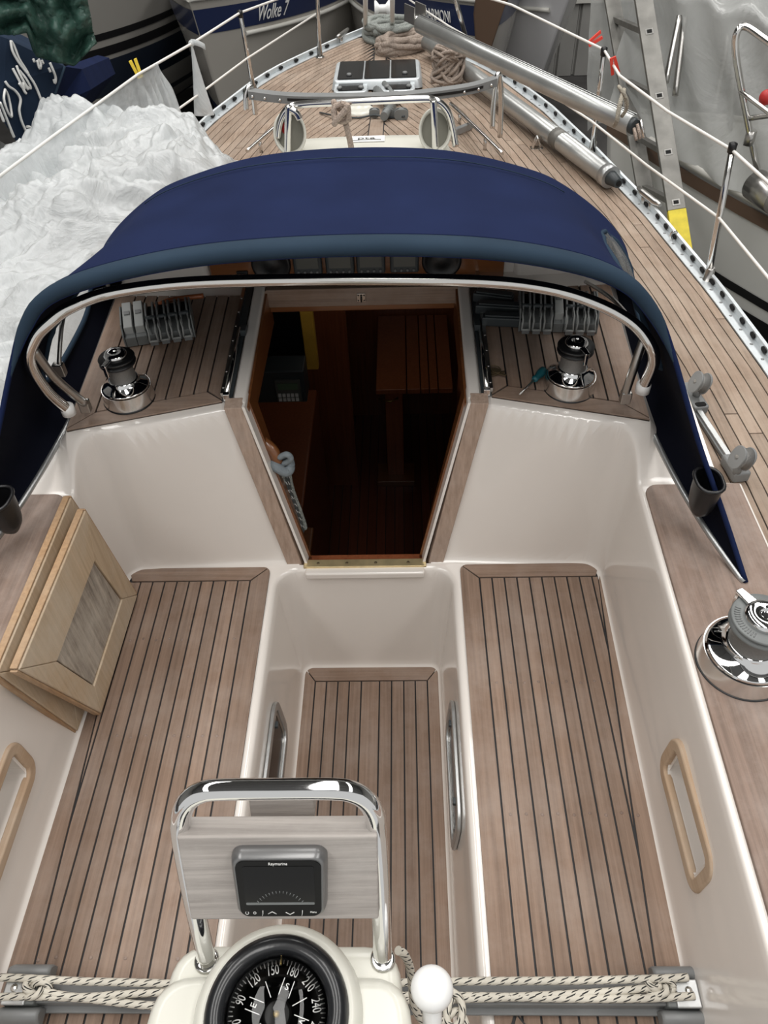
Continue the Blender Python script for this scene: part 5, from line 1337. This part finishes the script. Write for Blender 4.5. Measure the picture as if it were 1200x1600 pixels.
for pl, pr in ((30, 52), (126, 152), (212, 240), (293, 318), (-60, -40), (372, 400)):
    a, b = on(l0, l1, pl), on(r0, r1, pr)
    d = (b-a).normalized(); w = dr-d*dr.dot(d); w.normalize(); n_ = d.cross(w)
    q = [a-w*.013-n_*.013, a+w*.013-n_*.013, a+w*.013+n_*.013, a-w*.013+n_*.013]; MB().quad_slab(q, b-a).build('rung', 'alu_dull', ld, bevel=.002)
    d2, w2, n2 = rr_; f_ = n2 if n2.dot(CAM-b) > 0 else -n2
    q = [b-w2*.017-d2*.014+f_*.012, b+w2*.017-d2*.014+f_*.012, b+w2*.017+d2*.014+f_*.012, b-w2*.017+d2*.014+f_*.012]; MB().quad_slab(q, f_*.002).build('rung_socket', 'steel_old', ld, smooth=False)
    q = [b-w2*.011-d2*.008+f_*.0135, b+w2*.011-d2*.008+f_*.0135, b+w2*.011+d2*.008+f_*.0135, b-w2*.011+d2*.008+f_*.0135]; MB().quad_slab(q, f_*.002).build('rung_socket', 'hole', ld, smooth=False)
# ------------------------------------------------------------------ hall
g = MB().box((-12, -4, -2.0), (12, 14, -1.95)); struct(g.build('hall_floor', 'concrete', None, smooth=False), 'dark concrete hall floor far below the boats', 'floor')
wf = sroot('wall_far', 'grey corrugated sheet wall of the hall behind the boats', 'wall', (2, 13.6, -1.9))
for i in range(86):
    x = -12+.28*i; MB().prism([V(x, 13.5, -1.94), V(x+.02, 13.44, -1.94), V(x+.24, 13.44, -1.94), V(x+.26, 13.5, -1.94), V(x+.28, 13.5, -1.94), V(x+.28, 13.55, -1.94), V(x, 13.55, -1.94)], V(0, 0, 9.4)).build('wall_sheet', 'wall_panel', wf, smooth=False)
for z_ in (-.95, 1.6): MB().box((-12, 13.38, z_), (12.1, 13.46, z_+.16)).build('wall_girt', 'boat_trim', wf, smooth=False)
for sx, nm in ((-1, 'wall_left'), (1, 'wall_right')):
    g = MB().box((sx*12-.05, -5, -1.95), (sx*12+.05, 13.5, 7.5)); struct(g.build(nm, 'wall_panel', None, smooth=False), 'plain grey side wall of the boat hall', 'wall')
cl = sroot('ceiling', 'dark hall roof with skylight strips high above the boats', 'ceiling', (0, 4, 7.4))
MB().box((-12.1, -5, 7.45), (12.1, 13.6, 7.55)).build('roof_deck', 'roof_grey', cl, smooth=False)
for k in range(7): MB().box((-12, -4+2.8*k, 7.25), (12, -3.86+2.8*k, 7.45)).build('roof_beam', 'steel_old', cl, smooth=False)
# ------------------------------------------------------------------ neighbouring boats
def boat(name, lab, stem, ang, L, B, zt, zb, bands, rake=.45, flare=.55, cap='boat_trim', top=None, full=2.0, mat='hull_white'):
    d = V(math.cos(ang), math.sin(ang), 0); s_ = V(-d.y, d.x, 0)
    t = thing(name, lab, 'boat', (stem.x+d.x*L/2, stem.y+d.y*L/2, -1.95))
    def P(sd, u, h, o=0.):                       # u along, h 0 top .. 1 bottom
        x = L*u; b = B*(1-(1-min(1, u*1.35))**full)
        b *= (1-flare*h**1.6*(1-.55*u)); x0 = rake*h*(1-u)
        z = lerp(zt-.16*math.sin(math.pi*min(1, u*.8)), zb, h)
        if h > .8: b *= 1-((h-.8)/.2)**2*.35
        return V(stem.x, stem.y, 0)+d*(x+x0)+s_*sd*(b+o)+V(0, 0, z)
    us = [(i/28)**1.5 for i in range(29)]; nh = 14
    def band(nm, h0, h1, m_, o=0., n=nh, u0=0, u1=1.):
        g = MB(); uu = [lerp(u0, u1, q) for q in us]
        for sd in (-1, 1): g.grid([[P(sd, u, lerp(h0, h1, k/n), o) for k in range(n+1)] for u in uu])
        return g.build(nm, m_, t, weld=True)
    band('hull', 0, 1, mat)
    for (nm, h0, h1, m_, o) in bands: band(nm, h0, h1, m_, o, 3)
    g = MB(); g.grid([[P(-1, u, 0), P(-1, u, 0)*.5+P(1, u, 0)*.5+Z*.03, P(1, u, 0)] for u in us]); g.build('foredeck', cap, t)
    for sd in (-1, 1): MB().tube([P(sd, u, 0, .005)+Z*.01 for u in us], .02, 6).build('rub_rail', top or cap, t)
    g = MB(); g.grid([[P(-1, u, 1), P(1, u, 1)] for u in us]); g.build('bottom', 'hull_navy', t)
    # keel and cradle props so that it stands on the floor
    c = V(stem.x, stem.y, 0)+d*L*.55; 
    g = MB().quad_slab([c-d*.8-s_*.08+Z*(zb+.15), c+d*.8-s_*.08+Z*(zb+.15), c+d*.8+s_*.08+Z*(zb+.15), c-d*.8+s_*.08+Z*(zb+.15)], V(0, 0, -1.95-zb-.15)); g.build('keel', 'hull_navy', t, bevel=.03)
    return t, P, d, s_
def hull_text(t, P, sd, u, h, s_, size, mat='white_mark', shear=0., sx=1.):
    p = P(sd, u, h, .012); q = P(sd, u+.02, h, .012); v = P(sd, u, h-.04, .012); x = (q-p).normalized(); 
    return p, q, v
def write(t, P, sd, u0, u1, h, s_, size, shear=0, sx=1., mat='white_mark'):
    p = P(sd, u0, h, .014); q = P(sd, u1, h, .014); up = P(sd, (u0+u1)/2, h-.05, .014)-P(sd, (u0+u1)/2, h, .014)
    c = (p+q)/2; x = (q-p).normalized(); M = frame(c, x, up); n_ = M.to_3x3() @ Z
    if n_.dot(CAM-c) < 0: M = frame(c, -x, up)
    n_ = (M.to_3x3() @ Z).normalized(); M.translation = c+n_*.02
    text('lettering', s_, mat, t, M @ Matrix.Diagonal((sx, 1, 1, 1)), size, ext=.002, shear=shear)
ST = at(296, 2, z=.30)
t, P, d, s_ = boat('sailing_boat', 'sailing boat with a beige hull and blue stripe lettered Wolke 7 behind the bow', ST, math.radians(80), 5, 1.1, .30, -1.30, [('blue_stripe', .05, .19, 'hull_blue', .006), ('waterline_stripe', .66, .72, 'hull_blue', .006), ('antifouling', .76, 1.0, 'hull_navy', .006)], rake=.5, flare=.45, full=3, mat='hull_white')
write(t, P, -1, .115, .175, .125, 'Wolke 7', .19, shear=.35, sx=.62)
MB().tube([P(-1, u, .225, .02) for u in [.08+.02*i for i in range(30)]], .022, 8).build('rubbing_strake', 'boat_trim', t)
ST = at(752, 4, z=.30)
t, P, d, s_ = boat('sailing_boat', 'sailing boat with a blue stripe lettered HARMONI, its bow beyond the mast', ST, math.radians(98), 5, 1.0, .30, -1.35, [('blue_stripe', .02, .17, 'hull_blue', .006), ('waterline_stripe', .80, .84, 'hull_blue', .006)], rake=.4, flare=.5, full=3, mat='hull_white')
write(t, P, 1, .052, .112, .088, 'HARMONI', .135, sx=.60)
MB().tube([P(1, u, .20, .02) for u in [.05+.02*i for i in range(30)]], .022, 8).build('rubbing_strake', 'boat_trim', t)
MB().prism([ST+V(-.05, -.05, .10), ST+V(.25, -.15, .10), ST+V(.20, -.05, -.05), ST+V(.02, .0, -.7), ST+V(-.06, .02, -.1)], V(0, .10, 0)).build('bow_roller', 'brown_rub', t, bevel=.02)
ST = at(893, -12, y=9.2)
t, P, d, s_ = boat('sailing_boat', 'glossy white bow with dark reflections and a red bottom near the grey wall', ST, math.radians(104), 4.2, .85, ST.z, -1.75, [('antifouling', .72, 1.0, 'antifoul_red', .006), ('waterline_stripe', .66, .69, 'hull_grey', .006)], rake=1.1, flare=.5, full=3, mat='hull_gloss')
MB().tube([P(1, u, .10, .02) for u in [.03+.02*i for i in range(16)]], .022, 8).build('rubbing_strake', 'boat_trim', t)
ST = V(-4.2, 8.5, 1.0)
t, P, d, s_ = boat('sailing_boat', 'large grey hull with black stripes and navy bottom at the far left', ST, math.radians(75), 4.9, 1.0, 1.0, -1.4, [('black_stripe', .50, .53, 'black', .006), ('black_stripe', .56, .60, 'black', .006), ('navy_bottom', .62, 1.0, 'hull_navy', .006)], rake=.5, flare=.35, full=3, mat='hull_grey')
ST = at(950, 176, z=.55)
t, P, d, s_ = boat('sailing_boat', 'white hulled boat close on the right with a brown rubbing rail and black stripes', ST, math.radians(-36), 6.0, 1.1, .55, -1.05, [('black_stripe', .27, .30, 'black', .006), ('black_stripe', .34, .43, 'black', .006), ('dark_bottom', .47, 1.0, 'hull_navy', .006), ('brown_rub_rail', .015, .055, 'brown_rub', .012)], rake=.25, flare=.30, cap='boat_trim', full=2.6, mat='hull_side')
sdn = 1 if P(1, .3, 0).x < P(-1, .3, 0).x else -1
RBP, RBS = P, sdn
# plastic wrap draped over the right boat
rows = []
NI, NJ = 120, 70
for i in range(NI+1):
    u = (i/NI)*.62; a = RBP(RBS, u, .0, .03)+Z*.02
    inward = (RBP(-RBS, max(u, .1), 0)-RBP(RBS, max(u, .1), 0)).normalized()
    r = []
    for j in range(NJ+1):
        v = j/NJ; 
        if v < .5: w_ = v/.5; p = a+Z*(.62*w_)+inward*(.10*w_)
        else: w_ = (v-.5)/.5; p = a+Z*(.62+.32*w_)+inward*(.10+2.0*w_)
        k_ = noise.noise(V(u*9+v*5, v*1.5-u*4, 3))*.05+.018*math.sin(u*130+v*22+4*noise.noise(V(u*6, v*3, 1)))
        p += inward*k_*(1 if v < .5 else .2)+Z*(k_*(.2 if v < .5 else 1)-.10*math.sin(math.pi*min(1, v*2))*abs(math.sin(u*16)))
        r.append(p)
    rows.append(r)
tag(MB().grid(rows).build('plastic_wrap', 'film_wrap'), 'pleated translucent plastic sheet wrapped over the boat on the right', 'plastic film')
rows = []
a0 = at(918, 205, y=4.75); b0 = at(925, -20, y=4.9); 
for i in range(41):
    u = i/40; r = []
    for j in range(31):
        v = j/30; p = a0.lerp(b0, v)+V(u*1.1, u*.5+.05*math.sin(u*26+v*3)+.04*noise.noise(V(u*5, v*4, 0)), -.0+.08*u-(.75*(1-v)*(1-u)**2)*.0); r.append(p)
    rows.append(r)
tag(MB().grid(rows).build('plastic_curtain', 'film_wrap'), 'translucent plastic curtain hanging behind the ladder', 'plastic film')
# tubes of the pulpit of the right boat
pl = thing('pulpit', 'stainless pulpit of the plastic wrapped boat on the right', 'pulpit', tuple(at(1190, 290, y=2.9)))
bar('tube', [at(x, y, y=yy) for x, y, yy in ((1190, 292, 3.5), (1178, 240, 3.5), (1155, 120, 3.5), (1149, 75, 3.5), (1152, 50, 3.5), (1165, 42, 3.5), (1200, 65, 3.4), (1300, 140, 3.1), (1420, 300, 2.8))], .014, 'steel', pl)
bar('tube', [at(1156, 142, y=3.5), at(1340, 280, y=3.0)], .010, 'steel', pl)
bar('tube', [at(1170, 185, y=3.5), at(1310, 165, y=3.1)], .012, 'steel', pl)
p = at(1172, 215, y=3.5); MB().tube([p-Z*.03, p+Z*.03], .022, 10).build('clamp', 'steel_old', pl)
FT = ['leftmost steel frame tube dimly seen behind the plastic wrap', 'second steel frame tube from the left behind the plastic wrap', 'third steel frame tube from the left behind the plastic wrap', 'steel frame tube behind the plastic wrap just left of the pulpit']
for k_, (x0, y0, x1, y1) in enumerate(((1062, 25, 1040, 130), (1070, 27, 1055, 150), (1138, 55, 1112, 190), (1148, 60, 1140, 205))):
    tag(bar('frame_tube', [at(x0, y0, y=4.15), at(x1, y1, y=4.0)], .014, 'steel_old'), FT[k_], 'tube', 'frame tubes behind the plastic wrap')
bw = thing('bow_roller', 'rounded grey anchor roller at the right photo edge under the plastic wrap', 'bow roller', tuple(at(1190, 300, y=3.4)-Z*.05))
MB().tube([at(1180, 288, y=3.45), at(1215, 312, y=3.3)], .065, 20).build('roller', 'steel_old', bw)
rl = tag(MB().ball(at(1198, 152, y=3.46), .03, 10).build('red_lamp', 'red'), 'small red lamp at the right photo edge above the pulpit', 'lamp')
# ------------------------------------------------------------------ covered boat at the upper left
cv = thing('boat_cover', 'navy boat cover with white handwriting at the left photo edge', 'boat cover', tuple(at(60, 200, y=3.6)-Z*.8))
F1 = [at(-80, 30, y=3.35), at(10, 60, y=3.5), at(101, 104, y=3.7), at(76, 175, y=3.5), at(39, 243, y=3.3), at(-10, 165, y=3.1), at(-90, 110, y=3.0)]
cc = sum(F1, V(0, 0, 0))/7
g = MB(); back = V(-.5, 1.2, -.25)
g.v = F1+[cc-V(0, .03, 0)]+[p+back for p in F1]
for i in range(7): g.f.append((i, (i+1) % 7, 7)); g.uv.append(None); g.f.append((i, (i+1) % 7, 8+(i+1) % 7, 8+i)); g.uv.append(None)
g.build('front_panel', 'cover', cv, smooth=False)
F2 = [F1[2], at(128, 108, y=4.0), at(142, 140, y=4.0), at(100, 195, y=3.8), F1[4], F1[3]]
g = MB(); g.v = F2+[sum(F2, V(0, 0, 0))/6-V(.02, .03, 0)]+[p+V(-.3, 1.3, -.3) for p in F2]
for i in range(6): g.f.append((i, (i+1) % 6, 6)); g.uv.append(None); g.f.append((i, (i+1) % 6, 7+(i+1) % 6, 7+i)); g.uv.append(None)
g.build('side_panel', 'canvas', cv, smooth=False)
MB().tube([F1[2], F1[3], F1[4]], .006, 6).build('seam', 'hem', cv)
n_ = (F1[4]-F1[2]).cross(F1[0]-F1[2]).normalized()
if n_.dot(CAM-F1[2]) < 0: n_ = -n_
def onplane(px, py):                             # point on the cover's front face
    q = ray(px, py); best = None
    for i in range(7):
        a, b, c = F1[i], F1[(i+1) % 7], cc-V(0, .03, 0); N_ = (b-a).cross(c-a); t_ = N_.dot(a-CAM)/N_.dot(q); p = CAM+q*t_
        k = [(b-a).cross(p-a).dot(N_), (c-b).cross(p-b).dot(N_), (a-c).cross(p-c).dot(N_)]
        m_ = min(k)
        if best is None or m_ > best[0]: best = (m_, p)
    return best[1]+(CAM-best[1]).normalized()*.022
for k, st_ in enumerate((((17, 64), (20, 80), (30, 98), (44, 116), (40, 108), (30, 92), (22, 72), (17, 64)), ((44, 116), (52, 128), (58, 140), (64, 155), (68, 163)), ((20, 107), (28, 122), (38, 142), (41, 146)), ((26, 103), (32, 118), (42, 135), (48, 137), (40, 122), (30, 110)), ((30, 130), (38, 140), (36, 130), (44, 140)), ((8, 127), (14, 135), (24, 142), (32, 155), (30, 172), (34, 190), (42, 208), (44, 214), (48, 200), (42, 198)), ((8, 140), (6, 155), (12, 175), (18, 182), (16, 165), (12, 148), (8, 140)), ((0, 160), (8, 180), (14, 195), (18, 205), (22, 214)), ((58, 95), (62, 107), (64, 100), (60, 92)), ((78, 98), (84, 112), (87, 122), (86, 130), (84, 124)), ((76, 106), (79, 113)), ((52, 92), (54, 97)), ((65, 94), (68, 100)), ((-2, 170), (6, 190)))):
    MB().tube(spline([onplane(*p) for p in st_], 5), .0055, 5).build('handwriting', 'white_mark', cv)
rows = []
for i in range(61):
    u = i/60; r = []
    for j in range(41):
        v = j/40; px = lerp(-60, lerp(128, 150, v), u); py = lerp(-40, interp(px, [-60, 0, 20, 42, 56, 90, 116, 132, 150], [40, 54, 55, 50, 88, 98, 102, 84, 68]), v)
        y = 3.35+.25*(px/100)-.08*v+.10*noise.noise(V(u*6, v*4, 1))+.06*ridged(V(u*9, v*5, 2), 3); r.append(at(px, py, y=y))
    rows.append(r)
tag(MB().grid(rows).build('green_tarpaulin', 'film_tarp', solid=.01), 'crumpled shiny green tarpaulin over the navy boat cover', 'tarpaulin')
rows = []
for i in range(31):
    r = []
    for j in range(31):
        px = lerp(-120, 42, i/30); py = lerp(lerp(150, 245, i/30), 330, j/30); r.append(at(px, py, y=3.45+.12*ridged(V(i*.2, j*.2, 1), 4)))
    rows.append(r)
tag(MB().grid(rows).build('grey_film', 'film_wrap'), 'grey plastic film hanging below the navy cover at the left edge', 'plastic film')
# small things on the far floor seen past the toe rail
def stuffbox(name, lab, cat, px, py, w, h, dd, mat, y=6.5, z=None):
    p = at(px, py, y=y); t = thing(name, lab, cat, tuple(p)); MB().box((p.x-w/2, p.y-dd/2, p.z), (p.x+w/2, p.y+dd/2, p.z+h)).build('body', mat, t, bevel=.02)
    MB().tube([V(p.x-w*.25, p.y, p.z+h), V(p.x-w*.2, p.y, p.z+h+.06), V(p.x+w*.2, p.y, p.z+h+.06), V(p.x+w*.25, p.y, p.z+h)], .015, 8).build('handle', 'plastic_dark', t); return t
def floorat(px, py): return at(px, py, z=-1.2)
bn_ = thing('work_bench', 'grey bench top with coloured cans beyond the rail between the two spars', 'bench', (2.3, 6.6, -1.95))
MB().box((1.0, 5.9, -1.28), (3.6, 7.3, -1.22)).build('bench_top', 'boat_trim', bn_, bevel=.01)
for x in (1.1, 3.5):
    for y in (6.0, 7.2): MB().box((x-.04, y-.04, -1.95), (x+.04, y+.04, -1.28)).build('leg', 'steel_old', bn_, smooth=False)
for px, py, w_, h_, m_, nm, lb, ct in ((806, 158, .15, .36, 'red', 'red_can', 'tall red can on the bench, leftmost of the cans', 'can'), (826, 170, .09, .42, 'brown_rub', 'brown_can', 'narrow brown can between the red and white cans', 'can'), (846, 172, .16, .34, 'white_plastic', 'white_bucket', 'white bucket on the bench beside the green can', 'bucket'), (868, 172, .12, .32, 'green', 'green_can', 'green can on the bench, rightmost of the cans', 'can')):
    p = floorat(px, py); p.y = clamp(p.y, 6.0, 7.2)
    t = thing(nm, lb, ct, (p.x, p.y, -1.22)); MB().lathe([(w_*.45, 0), (w_*.5, h_*.1), (w_*.5, h_*.85), (w_*.3, h_*.97), (w_*.12, h_), (0, h_)], Matrix.Translation(V(p.x, p.y, -1.22)), 20).build('body', m_, t)
    MB().tube([V(p.x, p.y, -1.22+h_), V(p.x, p.y, -1.22+h_+.04)], w_*.14, 10).build('cap', 'plastic_dark', t)
